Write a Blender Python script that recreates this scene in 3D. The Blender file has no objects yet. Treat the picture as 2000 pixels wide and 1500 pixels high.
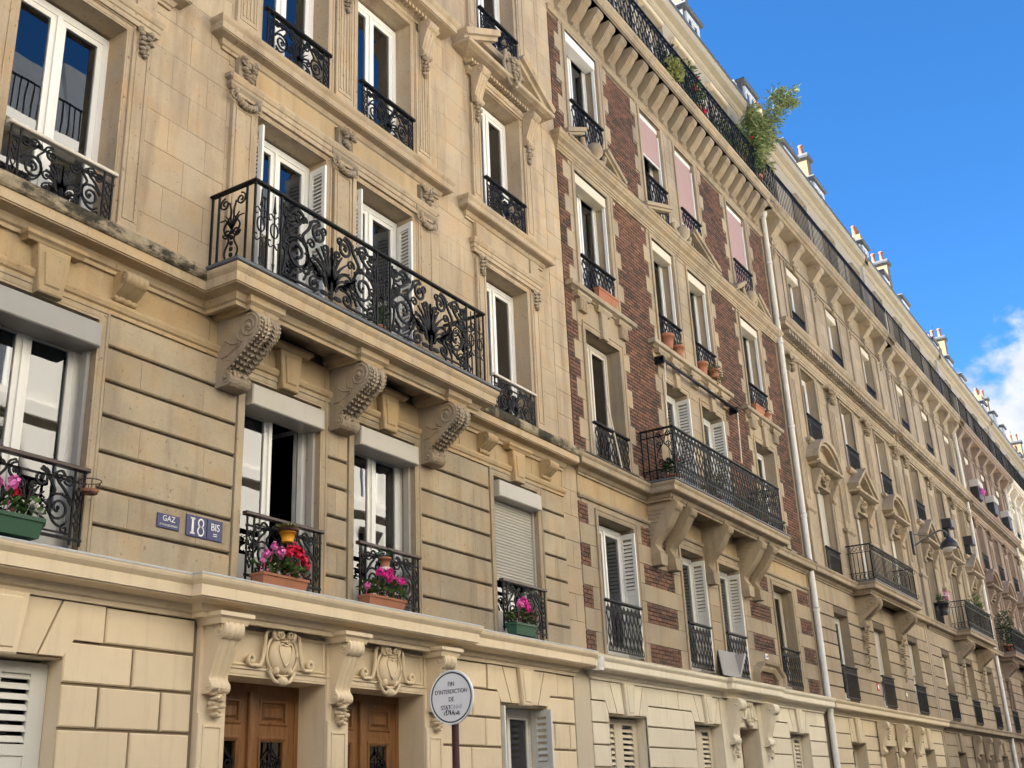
import bpy, math, random
from mathutils import Vector, Matrix
R = math.radians
rnd = random.Random(11)
S = bpy.context.scene
COL = S.collection

# ---------------------------------------------------------------- camera
YAW, PIT, ROL, FPX = R(58.67940855), R(20.71936685), R(-2.52543694), 2218.48
fwd = Vector((math.sin(YAW)*math.cos(PIT), math.cos(YAW)*math.cos(PIT), math.sin(PIT)))
rt = Vector((math.cos(YAW), -math.sin(YAW), 0)); upv = rt.cross(fwd)
r2 = rt*math.cos(ROL)+upv*math.sin(ROL); u2 = -rt*math.sin(ROL)+upv*math.cos(ROL)
cd = bpy.data.cameras.new('camera'); cam = bpy.data.objects.new('camera', cd); COL.objects.link(cam)
M = Matrix((( r2.x, u2.x, -fwd.x), (r2.y, u2.y, -fwd.y), (r2.z, u2.z, -fwd.z))).to_4x4()
M.translation = Vector((0, -8.5, 1.6)); cam.matrix_world = M
cd.sensor_width = 36; cd.lens = FPX/2000*36; cd.clip_end = 2000; cd.clip_start = .05
S.camera = cam

# ---------------------------------------------------------------- sky, sun, exposure
SUN_EL, SUN_AZ = R(46), R(-36)          # sun stands behind the photographed row, towards its near end
W = bpy.data.worlds.new('World'); S.world = W; W.use_nodes = True
nt = W.node_tree; nt.nodes.clear()
def N(t, **k):
    n = nt.nodes.new(t)
    for a, b in k.items(): setattr(n, a, b)
    return n
def LK(a, b): nt.links.new(a, b)
out = N('ShaderNodeOutputWorld'); bg = N('ShaderNodeBackground'); LK(bg.outputs[0], out.inputs[0])
sky = N('ShaderNodeTexSky', sky_type='NISHITA'); sky.sun_disc = False
sky.sun_elevation = SUN_EL; sky.sun_rotation = SUN_AZ; sky.altitude = 1500
sky.air_density = 1.0; sky.dust_density = .15; sky.ozone_density = 6.0
bg.inputs[1].default_value = .05
# a low bank of cumulus all round the horizon
tc = N('ShaderNodeTexCoord'); sep = N('ShaderNodeSeparateXYZ'); LK(tc.outputs['Generated'], sep.inputs[0])
no = N('ShaderNodeTexNoise'); no.inputs['Scale'].default_value = 4.2; no.inputs['Detail'].default_value = 9; no.inputs['Roughness'].default_value = .56
mp = N('ShaderNodeMapping'); mp.inputs['Scale'].default_value = (1, 1, 1.5); mp.inputs['Location'].default_value = (6.070373, 3.372327, 3.950655)
LK(tc.outputs['Generated'], mp.inputs[0]); LK(mp.outputs[0], no.inputs['Vector'])
el = N('ShaderNodeMapRange'); el.inputs[1].default_value = .02; el.inputs[2].default_value = .50; el.inputs[3].default_value = .33; el.inputs[4].default_value = -.225
LK(sep.outputs[2], el.inputs[0])
ad = N('ShaderNodeMath', operation='ADD'); LK(no.outputs[0], ad.inputs[0]); LK(el.outputs[0], ad.inputs[1])
cr = N('ShaderNodeMapRange'); cr.interpolation_type = 'SMOOTHSTEP'; cr.inputs[1].default_value = .535; cr.inputs[2].default_value = .61
LK(ad.outputs[0], cr.inputs[0])
mx = N('ShaderNodeMix', data_type='RGBA'); LK(cr.outputs[0], mx.inputs[0]); hs = N('ShaderNodeHueSaturation'); hs.inputs['Saturation'].default_value = 1.2; hs.inputs['Value'].default_value = .90; LK(sky.outputs[0], hs.inputs['Color']); LK(hs.outputs[0], mx.inputs[6]); n2 = N('ShaderNodeTexNoise'); n2.inputs['Scale'].default_value = 9; n2.inputs['Detail'].default_value = 6; LK(mp.outputs[0], n2.inputs['Vector'])
cc = N('ShaderNodeMix', data_type='RGBA'); cc.inputs[6].default_value = (2.0, 2.2, 2.5, 1); cc.inputs[7].default_value = (3.3, 3.3, 3.35, 1); r3 = N('ShaderNodeMapRange'); r3.inputs[1].default_value = .36; r3.inputs[2].default_value = .60; LK(n2.outputs[0], r3.inputs[0]); LK(r3.outputs[0], cc.inputs[0]); LK(cc.outputs[2], mx.inputs[7])
LK(mx.outputs[2], bg.inputs[0])
sd = bpy.data.lights.new('sun', 'SUN'); sd.energy = 5.0; sd.angle = R(.53); sd.color = (1, .955, .88)
so = bpy.data.objects.new('sun', sd); COL.objects.link(so)
sv = Vector((math.cos(SUN_EL)*math.sin(SUN_AZ), math.cos(SUN_EL)*math.cos(SUN_AZ), math.sin(SUN_EL)))
so.rotation_euler = sv.to_track_quat('Z', 'Y').to_euler(); so.location = sv*60
S.view_settings.view_transform = 'Standard'; S.view_settings.look = 'None'; S.view_settings.gamma = 1
S.view_settings.use_curve_mapping = False; S.view_settings.exposure = 2.82
S.cycles.use_denoising = True; S.cycles.max_bounces = 7; S.cycles.diffuse_bounces = 4; S.cycles.glossy_bounces = 3
S.cycles.transparent_max_bounces = 10; S.cycles.transmission_bounces = 3; S.cycles.caustics_reflective = False; S.cycles.caustics_refractive = False
S.cycles.sample_clamp_indirect = 6

# ---------------------------------------------------------------- materials
MT = {}
class NT:
    def __init__(s, name):
        s.m = bpy.data.materials.new(name); s.m.use_nodes = True; s.t = s.m.node_tree
        s.b = s.t.nodes['Principled BSDF']; MT[name] = s.m
    def n(s, ty, **k):
        x = s.t.nodes.new(ty)
        for a, b in k.items():
            if a[0] == '_': x.inputs[a[1:]].default_value = b
            else: setattr(x, a, b)
        return x
    def l(s, a, b): s.t.links.new(a, b)
    def noise(s, scale, detail=5, rough=.6, vec=None):
        x = s.n('ShaderNodeTexNoise', _Scale=scale, _Detail=detail, _Roughness=rough)
        if vec is not None: s.l(vec, x.inputs['Vector'])
        return x.outputs[0]
    def pos(s, scale=(1, 1, 1), loc=(0, 0, 0)):
        g = s.n('ShaderNodeNewGeometry'); m = s.n('ShaderNodeMapping', _Scale=scale, _Location=loc)
        s.l(g.outputs['Position'], m.inputs[0]); return m.outputs[0]
    def rng(s, v, a, b, c, d):
        x = s.n('ShaderNodeMapRange'); s.l(v, x.inputs[0])
        for i, q in enumerate((a, b, c, d)): x.inputs[i+1].default_value = q
        return x.outputs[0]
    def mix(s, f, a, b, mode='MIX'):
        x = s.n('ShaderNodeMix', data_type='RGBA', blend_type=mode)
        for k, q in ((0, f), (6, a), (7, b)):
            if isinstance(q, (int, float)): x.inputs[k].default_value = q
            elif isinstance(q, tuple): x.inputs[k].default_value = (*q, 1)
            else: s.l(q, x.inputs[k])
        return x.outputs[2]
    def val(s, col, f):
        x = s.n('ShaderNodeHueSaturation'); s.l(col, x.inputs['Color']); s.l(f, x.inputs['Value']); return x.outputs[0]
    def bump(s, h, st, dist=.01):
        x = s.n('ShaderNodeBump', _Strength=st, _Distance=dist); s.l(h, x.inputs['Height']); s.l(x.outputs[0], s.b.inputs['Normal'])
    def out(s, col, rough=.85, metal=0, spec=.3):
        if isinstance(col, tuple): s.b.inputs['Base Color'].default_value = (*col, 1)
        else: s.l(col, s.b.inputs['Base Color'])
        s.b.inputs['Roughness'].default_value = rough; s.b.inputs['Metallic'].default_value = metal; s.b.inputs['Specular IOR Level'].default_value = spec
        return s.m
def stone(name, c1, c2, dirt=.35, var=.10, pits=.5, bump=.25, streak=.5):
    t = NT(name); p = t.pos()
    base = t.mix(t.rng(t.noise(.9, 6, .65, p), .3, .72, 0, 1), c1, c2)
    hue = t.mix(t.rng(t.noise(2.6, 4, .6, t.pos(loc=(7, 3, 1))), .45, .75, 0, .55), base, (c1[0]*.98, c1[1]*.80, c1[2]*.58))
    st = t.rng(t.noise(1.5, 6, .62, t.pos((2.6, 2.6, .32), (3, 1, 5))), .50, .78, 0, streak)
    a = t.mix(st, hue, (c1[0]*.42, c1[1]*.40, c1[2]*.42))
    gr = t.rng(t.noise(.55, 7, .7, t.pos(loc=(1, 9, 4))), .52, .8, 0, dirt)
    b = t.mix(gr, a, (c1[0]*.55, c1[1]*.56, c1[2]*.62))
    pt = t.rng(t.noise(23, 2, .5, p), .665, .73, 0, pits)
    c = t.mix(pt, b, (c1[0]*.35, c1[1]*.30, c1[2]*.28))
    oi = t.n('ShaderNodeObjectInfo')
    fine = t.rng(t.noise(45, 3, .6, p), .2, .8, .94, 1.06)
    v = t.n('ShaderNodeMath', operation='MULTIPLY'); t.l(t.rng(oi.outputs['Random'], 0, 1, 1-var, 1+var), v.inputs[0]); t.l(fine, v.inputs[1])
    t.bump(t.noise(38, 5, .7, p), bump, .012)
    return t.out(t.val(c, v.outputs[0]), .88, 0, .22)
def paint(name, c, rough=.6, var=.05, grime=.2, bump=.05, gs=2.0):
    t = NT(name); p = t.pos()
    g = t.rng(t.noise(gs, 6, .65, p), .48, .8, 0, grime)
    st = t.rng(t.noise(3, 5, .6, t.pos((3, 3, .3), (2, 2, 2))), .52, .8, 0, grime)
    a = t.mix(g, (c[0], c[1], c[2]), (c[0]*.72, c[1]*.70, c[2]*.66))
    a = t.mix(st, a, (c[0]*.62, c[1]*.60, c[2]*.56))
    oi = t.n('ShaderNodeObjectInfo')
    if bump: t.bump(t.noise(60, 3, .6, p), bump, .006)
    return t.out(t.val(a, t.rng(oi.outputs['Random'], 0, 1, 1-var, 1+var)), rough, 0, .3)
stone('limestone', (.475, .38, .265), (.365, .30, .215), .8, .06, .8, .35, .75)
stone('rusticated_stone', (.455, .375, .265), (.33, .28, .20), .85, .12, .6, .35, .75)
stone('ochre_stone', (.46, .35, .21), (.37, .285, .175), .65, .07, .5, .3, .6)
stone('balcony_stone', (.49, .395, .265), (.39, .315, .22), .7, .05, .5, .3, .65)
stone('carved_stone', (.40, .335, .25), (.27, .23, .175), .8, .05, .5, .45, .7)
stone('brick_house_stone', (.405, .335, .24), (.30, .25, .182), .85, .10, .5, .35, .75)
stone('grey_stone', (.405, .335, .242), (.27, .225, .165), .9, .10, .5, .35, .8)
stone('tan_stone', (.40, .335, .25), (.29, .245, .185), .9, .10, .5, .35, .85)
stone('brown_stone', (.30, .235, .19), (.235, .185, .15), .6, .08, .3)
stone('white_stone', (.66, .62, .54), (.60, .56, .48), .3, .05, .2)
def lichen(name, c, k):
    t = NT(name); n1 = t.noise(2.2, 7, .68, t.pos((1, 1, 2.2))); n2 = t.noise(9, 5, .65, t.pos((1, 1, 1.5), (3, 3, 3)))
    a = t.mix(t.rng(n2, .35, .7, 0, 1), (c[0], c[1], c[2]), (c[0]*.6, c[1]*.58, c[2]*.52))
    b = t.mix(t.rng(n2, .3, .7, 0, 1), (.030, .029, .022), (.075, .068, .050))
    t.bump(n2, .4, .012); return t.out(t.mix(t.rng(n1, k, k+.10, 0, 1), a, b), .92, 0, .2)
lichen('lichen_stone', (.40, .335, .245), .44)
stone('sooty_stone', (.40, .34, .26), (.12, .105, .085), 1.0, .05, .6, .35, .95)
paint('cream_paint', (.76, .635, .455), .62, .06, .42, .10, 1.3)
paint('ivory_paint', (.76, .69, .55), .65, .06, .45, .10, 1.3)
paint('beige_paint', (.60, .52, .40), .7, .03, .25)
paint('yellow_paint', (.66, .55, .38), .65, .04, .3)
paint('attic_render', (.42, .365, .275), .8, .04, .3)
paint('white_frame', (.78, .78, .76), .35, .02, .08, 0)
paint('old_frame', (.62, .58, .50), .5, .05, .4, .05)
paint('shutter_paint', (.74, .74, .70), .5, .03, .25, .03)
paint('cream_shutter', (.66, .59, .47), .5, .03, .25, .03)
paint('roller_metal', (.44, .42, .375), .42, .02, .2, 0)
paint('roller_grey', (.33, .325, .31), .45, .02, .15, 0)
paint('pink_blind', (.40, .27, .255), .8, .03, .12, 0)
paint('pipe_paint', (.66, .65, .61), .5, .03, .85, .06, 3)
paint('zinc', (.12, .13, .14), .45, .05, .5, .03)
paint('flashing', (.55, .57, .58), .4, .05, .5, .05, 5)
paint('slate', (.10, .11, .13), .5, .08, .3, .1)
paint('plaster_white', (.50, .48, .44), .8, .02, .35)
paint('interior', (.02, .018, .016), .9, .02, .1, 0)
paint('chimney_render', (.24, .19, .12), .85, .05, .35, .15)
paint('mortar', (.44, .385, .33), .95, .02, .3, .2)
paint('joint_pale', (.35, .285, .205), .95, .02, .3, .1)
paint('joint', (.13, .105, .075), .95, .02, .4, .2)
paint('groove', (.24, .19, .13), .95, .02, .3, .1)
paint('asphalt', (.055, .055, .058), .9, .02, .3, .3)
paint('granite', (.22, .21, .20), .8, .08, .3, .2)
paint('terracotta', (.36, .155, .09), .85, .10, .5, .15, 8)
paint('green_plastic', (.035, .10, .06), .5, .05, .2, 0)
paint('yellow_plastic', (.75, .33, .02), .4, .02, .1, 0)
paint('sign_white', (.93, .97, 1.0), .35, .01, .12, 0, 6)
paint('sign_black', (.02, .022, .03), .4, .01, .1, 0)
paint('sign_grey', (.50, .52, .55), .5, .01, .5, 0, 30)
paint('post_brown', (.075, .028, .026), .45, .02, .2, 0)
paint('enamel_blue', (.018, .026, .125), .25, .02, .15, 0, 8)
paint('enamel_white', (.80, .80, .80), .3, .01, .1, 0)
paint('lamp_black', (.03, .032, .035), .4, .02, .2, 0)
paint('sunlit_facade', (.80, .755, .66), .85, .04, .12)
paint('added_dark_panel', (.17, .15, .135), .6, .1, .3)  # dark colour for facing added opposite, to lessen light bounced onto soffits
paint('hood_grey', (.30, .29, .275), .6, .02, .2, .03)
paint('soil', (.05, .035, .025), .95, .02, .2, 0)
t = NT('iron'); t.bump(t.noise(70, 3, .6, t.pos()), .2, .004)
t.out(t.mix(t.rng(t.noise(9, 4, .6, t.pos()), .45, .75, 0, 1), (.004, .0045, .006), (.010, .010, .011)), .55, 0, .22)
t = NT('iron_brown'); t.out((.045, .022, .018), .4, 0, .5)
t = NT('wood')
w = t.noise(3, 6, .6, t.pos((9, 9, .8)))
t.bump(t.noise(30, 4, .6, t.pos((4, 4, .3))), .12, .004)
t.out(t.mix(t.rng(w, .3, .7, 0, 1), (.30, .145, .055), (.16, .070, .027)), .36, 0, .45)
t = NT('brick'); g = t.n('ShaderNodeNewGeometry'); oi = t.n('ShaderNodeObjectInfo')
a = t.n('ShaderNodeMath', operation='ADD'); t.l(g.outputs['Random Per Island'], a.inputs[0]); t.l(oi.outputs['Random'], a.inputs[1])
fr = t.n('ShaderNodeMath', operation='FRACT'); t.l(a.outputs[0], fr.inputs[0])
rp = t.n('ShaderNodeValToRGB'); rp.color_ramp.interpolation = 'LINEAR'
for i, (q, c) in enumerate(((0, (.060, .043, .037)), (.28, (.092, .060, .047)), (.42, (.132, .074, .053)), (.72, (.175, .092, .062)), (1, (.23, .122, .080)))):
    e = rp.color_ramp.elements[i] if i < 2 else rp.color_ramp.elements.new(q)
    e.position = q; e.color = (*c, 1)
big = t.noise(.8, 3, .5, t.pos(loc=(4, 2, 8)))
sh = t.n('ShaderNodeMath', operation='MULTIPLY_ADD'); t.l(fr.outputs[0], sh.inputs[0]); sh.inputs[1].default_value = .62; t.l(t.rng(big, .3, .7, .0, .34), sh.inputs[2])
t.l(sh.outputs[0], rp.inputs[0])
t.bump(t.noise(50, 4, .7, t.pos()), .3, .008)
t.out(t.mix(t.rng(t.noise(6, 4, .6, t.pos()), .5, .8, 0, .4), rp.outputs[0], (.10, .075, .065)), .9, 0, .2)
# glass: a reflecting pane that one sees through
t = NT('glass'); tr = t.n('ShaderNodeBsdfTransparent'); tr.inputs[0].default_value = (.80, .84, .84, 1)
gl = t.n('ShaderNodeBsdfGlossy', _Roughness=.0); gl.inputs[0].default_value = (.92, .95, 1, 1)
fz = t.n('ShaderNodeFresnel', _IOR=2.1); ms = t.n('ShaderNodeMixShader')
bp = t.n('ShaderNodeBump', _Strength=.06, _Distance=.02); t.l(t.noise(1.1, 2, .5, t.pos()), bp.inputs['Height']); t.l(bp.outputs[0], gl.inputs['Normal'])
t.l(fz.outputs[0], ms.inputs[0]); t.l(tr.outputs[0], ms.inputs[1]); t.l(gl.outputs[0], ms.inputs[2])
t.l(ms.outputs[0], t.t.nodes['Material Output'].inputs[0])
t = NT('curtain'); c = t.mix(t.rng(t.noise(2, 4, .6, t.pos((5, 5, .4))), .3, .7, 0, 1), (.66, .64, .56), (.50, .48, .42)); t.out(c, .9)
def leafmat(name, a, b, rough=.5):
    t = NT(name); g = t.n('ShaderNodeNewGeometry'); t.out(t.mix(g.outputs['Random Per Island'], a, b), rough, 0, .3)
    t.b.inputs['Transmission Weight'].default_value = 0
leafmat('leaf', (.035, .085, .018), (.085, .15, .035)); leafmat('leaf_pale', (.16, .20, .05), (.26, .27, .09)); leafmat('leaf_dark', (.02, .05, .022), (.05, .09, .04))
leafmat('bamboo_leaf', (.10, .15, .045), (.25, .28, .10)); leafmat('dry_leaf', (.20, .18, .07), (.10, .10, .035))
leafmat('petal_pink', (.78, .12, .42), (.82, .28, .60)); leafmat('petal_red', (.55, .008, .03), (.72, .02, .07)); leafmat('petal_magenta', (.70, .015, .26), (.78, .05, .36)); leafmat('petal_white', (.78, .78, .72), (.8, .74, .70))

# ---------------------------------------------------------------- mesh building
ORG = {}
class MB:
    def __init__(s, T=None): s.v = []; s.f = []; s.T = T
    def add(s, vs, fs):
        o = len(s.v)
        if s.T: vs = [s.T(*p) for p in vs]
        s.v += [tuple(p) for p in vs]; s.f += [tuple(i+o for i in f) for f in fs]
    def box(s, x0, x1, y0, y1, z0, z1):
        s.add([(x0,y0,z0),(x1,y0,z0),(x1,y1,z0),(x0,y1,z0),(x0,y0,z1),(x1,y0,z1),(x1,y1,z1),(x0,y1,z1)],
              [(0,3,2,1),(4,5,6,7),(0,1,5,4),(1,2,6,5),(2,3,7,6),(3,0,4,7)]); return s
    def cbox(s, x0, x1, y0, y1, z0, z1, c, cx=None):
        """block whose street face (y0) is chamfered"""
        cx = c if cx is None else cx
        s.add([(x0,y1,z0),(x1,y1,z0),(x1,y1,z1),(x0,y1,z1),(x0,y0+c,z0),(x1,y0+c,z0),(x1,y0+c,z1),(x0,y0+c,z1),
               (x0+cx,y0,z0+c),(x1-cx,y0,z0+c),(x1-cx,y0,z1-c),(x0+cx,y0,z1-c)],
              [(0,1,5,4),(1,2,6,5),(2,3,7,6),(3,0,4,7),(4,5,9,8),(5,6,10,9),(6,7,11,10),(7,4,8,11),(8,9,10,11),(3,2,1,0)]); return s
    def prism(s, poly, y0, y1, inset=0):
        n = len(poly)
        if inset:
            cx = sum(p[0] for p in poly)/n; cz = sum(p[1] for p in poly)/n
            fr = []
            for (x, z) in poly:
                d = math.hypot(x-cx, z-cz); k = max(0, 1-inset*1.3/d); fr.append((cx+(x-cx)*k, cz+(z-cz)*k))
            v = [(x, y1, z) for x, z in poly]+[(x, y0+inset, z) for x, z in poly]+[(x, y0, z) for x, z in fr]
            f = [tuple(range(2*n, 3*n)), tuple(range(n-1, -1, -1))]
            for i in range(n):
                j = (i+1) % n; f += [(i, j, n+j, n+i), (n+i, n+j, 2*n+j, 2*n+i)]
        else:
            v = [(x, y0, z) for x, z in poly]+[(x, y1, z) for x, z in poly]
            f = [tuple(range(n)), tuple(range(2*n-1, n-1, -1))]+[(i, i+n, (i+1) % n+n, (i+1) % n) for i in range(n)]
        s.add(v, f); return s
    def rings(s, rg, closed=False, cap=True):
        n = len(rg[0]); v = [p for r in rg for p in r]; f = []
        for a in range(len(rg)-1):
            for i in range(n if closed else n-1):
                j = (i+1) % n; f.append((a*n+i, a*n+j, (a+1)*n+j, (a+1)*n+i))
        if cap: f += [tuple(range(n)), tuple(range(len(v)-1, len(v)-n-1, -1))]
        s.add(v, f); return s
    def sweep(s, path, prof):
        """profile (projection, z) run along a plan path; projection goes to the left-hand... outward side"""
        rg = []
        m = len(path)
        for i in range(m):
            d = []
            for a, b in ((i-1, i), (i, i+1)):
                if a >= 0 and b < m:
                    dx, dy = path[b][0]-path[a][0], path[b][1]-path[a][1]; l = math.hypot(dx, dy); d.append((dy/l, -dx/l))
            if len(d) == 1: nx, ny = d[0]
            else:
                bx, by = d[0][0]+d[1][0], d[0][1]+d[1][1]; k = 2/(bx*bx+by*by) if bx*bx+by*by > 1e-6 else 1; nx, ny = bx*k, by*k
            rg.append([(path[i][0]+nx*p, path[i][1]+ny*p, z) for p, z in prof])
        s.rings(rg, closed=True); return s
    def mould(s, x0, x1, prof, y=0., back=.02):
        """straight moulding on a wall with mitred returns: profile must start and end at projection 0"""
        return s.sweep([(x0, y+back), (x0, y), (x1, y), (x1, y+back)], prof)
    def xz(s, path, prof, closed=False):
        """profile (offset to the outside, y) along a path in the wall plane"""
        rg = []; m = len(path)
        for i in range(m):
            d = []
            for a, b in ((i-1, i), (i, i+1)):
                if closed or (a >= 0 and b < m):
                    p, q = path[a % m], path[b % m]; dx, dz = q[0]-p[0], q[1]-p[1]; l = math.hypot(dx, dz); d.append((-dz/l, dx/l))
            if len(d) == 1: nx, nz = d[0]
            else:
                bx, bz = d[0][0]+d[1][0], d[0][1]+d[1][1]; q = bx*bx+bz*bz; k = min(2/q, 3) if q > 1e-6 else 1; nx, nz = bx*k, bz*k
            rg.append([(path[i][0]+nx*o, y, path[i][1]+nz*o) for o, y in prof])
        if closed: rg.append(rg[0])
        s.rings(rg, closed=True, cap=not closed); return s
    def tube(s, pts, r, n=6, r1=None, cap=True):
        P = [Vector(p) for p in pts]; rg = []; m = len(P)
        ref = None
        for i in range(m):
            t = (P[min(i+1, m-1)]-P[max(i-1, 0)]).normalized()
            if ref is None: ref = t.orthogonal().normalized()
            a = (ref-t*ref.dot(t)); a = a.normalized() if a.length > 1e-5 else t.orthogonal().normalized(); ref = a; b = t.cross(a)
            q = r if r1 is None else r+(r1-r)*i/(m-1)
            rg.append([tuple(P[i]+(a*math.cos(2*math.pi*k/n)+b*math.sin(2*math.pi*k/n))*q) for k in range(n)])
        s.rings(rg, closed=True, cap=cap); return s
    def bar(s, pts, w, t, y=0., w1=None):
        """flat iron bar bent in the x-z plane"""
        m = len(pts); rg = []
        for i in range(m):
            a, b = pts[max(i-1, 0)], pts[min(i+1, m-1)]; dx, dz = b[0]-a[0], b[1]-a[1]; l = math.hypot(dx, dz) or 1
            q = (w if w1 is None else w+(w1-w)*i/(m-1))/2; nx, nz = -dz/l*q, dx/l*q; x, z = pts[i]
            rg.append([(x+nx, y-t/2, z+nz), (x-nx, y-t/2, z-nz), (x-nx, y+t/2, z-nz), (x+nx, y+t/2, z+nz)])
        s.rings(rg, closed=True); return s
    def lathe(s, prof, c, n=16):
        s.rings([[(c[0]+r*math.cos(2*math.pi*k/n), c[1]+r*math.sin(2*math.pi*k/n), c[2]+z) for k in range(n)] for r, z in prof], closed=True); return s
    def blob(s, c, r, a=8, b=5, jit=0., rg=rnd):
        v = []; 
        for i in range(1, b):
            th = math.pi*i/b
            for k in range(a):
                ph = 2*math.pi*k/a; q = 1+rg.uniform(-jit, jit)
                v.append((c[0]+r[0]*math.sin(th)*math.cos(ph)*q, c[1]+r[1]*math.sin(th)*math.sin(ph)*q, c[2]+r[2]*math.cos(th)*q))
        v += [(c[0], c[1], c[2]+r[2]), (c[0], c[1], c[2]-r[2])]; t_, b_ = len(v)-2, len(v)-1; f = []
        for i in range(b-2):
            for k in range(a): j = (k+1) % a; f.append((i*a+k, (i+1)*a+k, (i+1)*a+j, i*a+j))
        for k in range(a): j = (k+1) % a; f += [(t_, k, j), (b_, (b-2)*a+j, (b-2)*a+k)]
        s.add(v, f); return s
    def leaf(s, p, d, n, L, w):
        p = Vector(p); d = Vector(d).normalized(); q = d.cross(Vector(n)); q = q.normalized() if q.length > 1e-4 else d.orthogonal().normalized(); m = q.cross(d)
        s.add([p, p+d*L*.5+q*w/2+m*L*.08, p+d*L-m*L*.1, p+d*L*.5-q*w/2+m*L*.08], [(0, 1, 2), (0, 2, 3)]); return s
    def build(s, name, mat, parent=None, smooth=False, loc=None):
        if loc is None:
            xs = [p[0] for p in s.v]; ys = [p[1] for p in s.v]; zs = [p[2] for p in s.v]
            loc = ((min(xs)+max(xs))/2, (min(ys)+max(ys))/2, min(zs))
        me = bpy.data.meshes.new(name); me.from_pydata([(x-loc[0], y-loc[1], z-loc[2]) for x, y, z in s.v], [], s.f)
        me.materials.append(MT[mat])
        if smooth: me.shade_smooth()
        return link(name, me, parent, loc)
def link(name, data, parent, loc, rot=None):
    o = bpy.data.objects.new(name, data); COL.objects.link(o)
    po = ORG[parent] if parent is not None else (0, 0, 0)
    o.location = (loc[0]-po[0], loc[1]-po[1], loc[2]-po[2]); ORG[o] = tuple(loc)
    if parent is not None: o.parent = parent
    if rot: o.rotation_euler = rot
    return o
def thing(name, label, cat, loc=(0, 0, 0), group=None):
    o = link(name, None, None, loc); o.empty_display_size = .2
    return tag(o, label, cat, group)
def tag(o, label, cat, group=None, kind=None):
    if label: o['label'] = label; o['category'] = cat
    if group: o['group'] = group
    if kind: o['kind'] = kind
    return o
def structure(name, mb, mat): o = mb.build(name, mat); o['kind'] = 'structure'; return o

def spiral(cx, cz, r, a0, turns, k=.22, n=None):
    """points from the eye outward to radius r at angle a0"""
    n = n or int(10*abs(turns))+4; o = []
    for i in range(n+1):
        q = i/n; a = a0-(1-q)*turns*2*math.pi; rr = r*(k+(1-k)*q); o.append((cx+rr*math.cos(a), cz+rr*math.sin(a)))
    return o
def spline(pts, n=6):
    o = []; P = [pts[0]]+list(pts)+[pts[-1]]
    for i in range(1, len(P)-2):
        for k in range(n):
            t = k/n; a, b, c, d = P[i-1], P[i], P[i+1], P[i+2]
            o.append(tuple(.5*((2*b[j])+(-a[j]+c[j])*t+(2*a[j]-5*b[j]+4*c[j]-d[j])*t*t+(-a[j]+3*b[j]-3*c[j]+d[j])*t**3) for j in range(len(b))))
    o.append(tuple(pts[-1])); return o
# ---------------------------------------------------------------- building kit
def wall(parent, name, mat, x0, x1, z0, z1, ops, y=.03, depth=.36, rmat=None):
    """sheet of wall with openings (x0,x1,z0,z1[,depth]) and the reveals of each"""
    xs = sorted({x0, x1, *[min(max(o[0], x0), x1) for o in ops], *[min(max(o[1], x0), x1) for o in ops]})
    zs = sorted({z0, z1, *[min(max(o[2], z0), z1) for o in ops], *[min(max(o[3], z0), z1) for o in ops]})
    m = MB()
    for a, b in zip(xs, xs[1:]):
        for c, d in zip(zs, zs[1:]):
            if not any(o[0] < (a+b)/2 < o[1] and o[2] < (c+d)/2 < o[3] for o in ops):
                m.add([(a, y, c), (b, y, c), (b, y, d), (a, y, d)], [(0, 1, 2, 3)])
    w = m.build(name, mat, parent, loc=(x0, 0, z0))
    for o in ops:
        dp = o[4] if len(o) > 4 else depth
        a, b, c, d = o[:4]; q = MB()
        q.add([(a, 0, c), (a, 0, d), (a, dp, d), (a, dp, c)], [(0, 1, 2, 3)]); q.add([(b, 0, c), (b, dp, c), (b, dp, d), (b, 0, d)], [(0, 1, 2, 3)])
        q.add([(a, 0, d), (b, 0, d), (b, dp, d), (a, dp, d)], [(0, 1, 2, 3)]); q.add([(a, 0, c), (a, dp, c), (b, dp, c), (b, 0, c)], [(0, 1, 2, 3)])
        q.build('reveal', rmat or mat, parent)
    return w
def courses(parent, mat, x0, x1, zs, L=.9, gap=.012, ch=.006, y0=0., y1=.035, stag=True, rg=None, name='stone', gx=None, cx=None):
    rg = rg or rnd; gx = gap if gx is None else gx
    for i, (a, b) in enumerate(zip(zs, zs[1:])):
        n = max(1, round((x1-x0)/L)); cut = [x0]
        if n == 1 and (x1-x0) > L*.75 and i % 2: n = 2
        st = (x1-x0)/n; off = st*(.5 if (i % 2 and stag) else 0)
        k = off if off else st
        while k < (x1-x0)-.12:
            cut.append(x0+k+rg.uniform(-.06, .06)*st); k += st
        cut.append(x1)
        for p, q in zip(cut, cut[1:]):
            MB().cbox(p+gx/2, q-gx/2, y0+rg.uniform(0, .003), y1, a+gap/2, b-gap/2, ch, cx).build(name, mat, parent)
def archi(parent, x0, x1, z0, z1, w=.12, pr=.03, mat='limestone', name='architrave', y=0):
    prof = [(.004, y+.028), (.004, y-pr*.6), (w*.22, y-pr*.6), (w*.28, y-pr*.8), (w*.72, y-pr*.8), (w*.78, y-pr*1.3), (w, y-pr*1.3), (w, y+.028)]
    return MB().xz([(x0, z0), (x0, z1), (x1, z1), (x1, z0)], prof).build(name, mat, parent)
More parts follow.
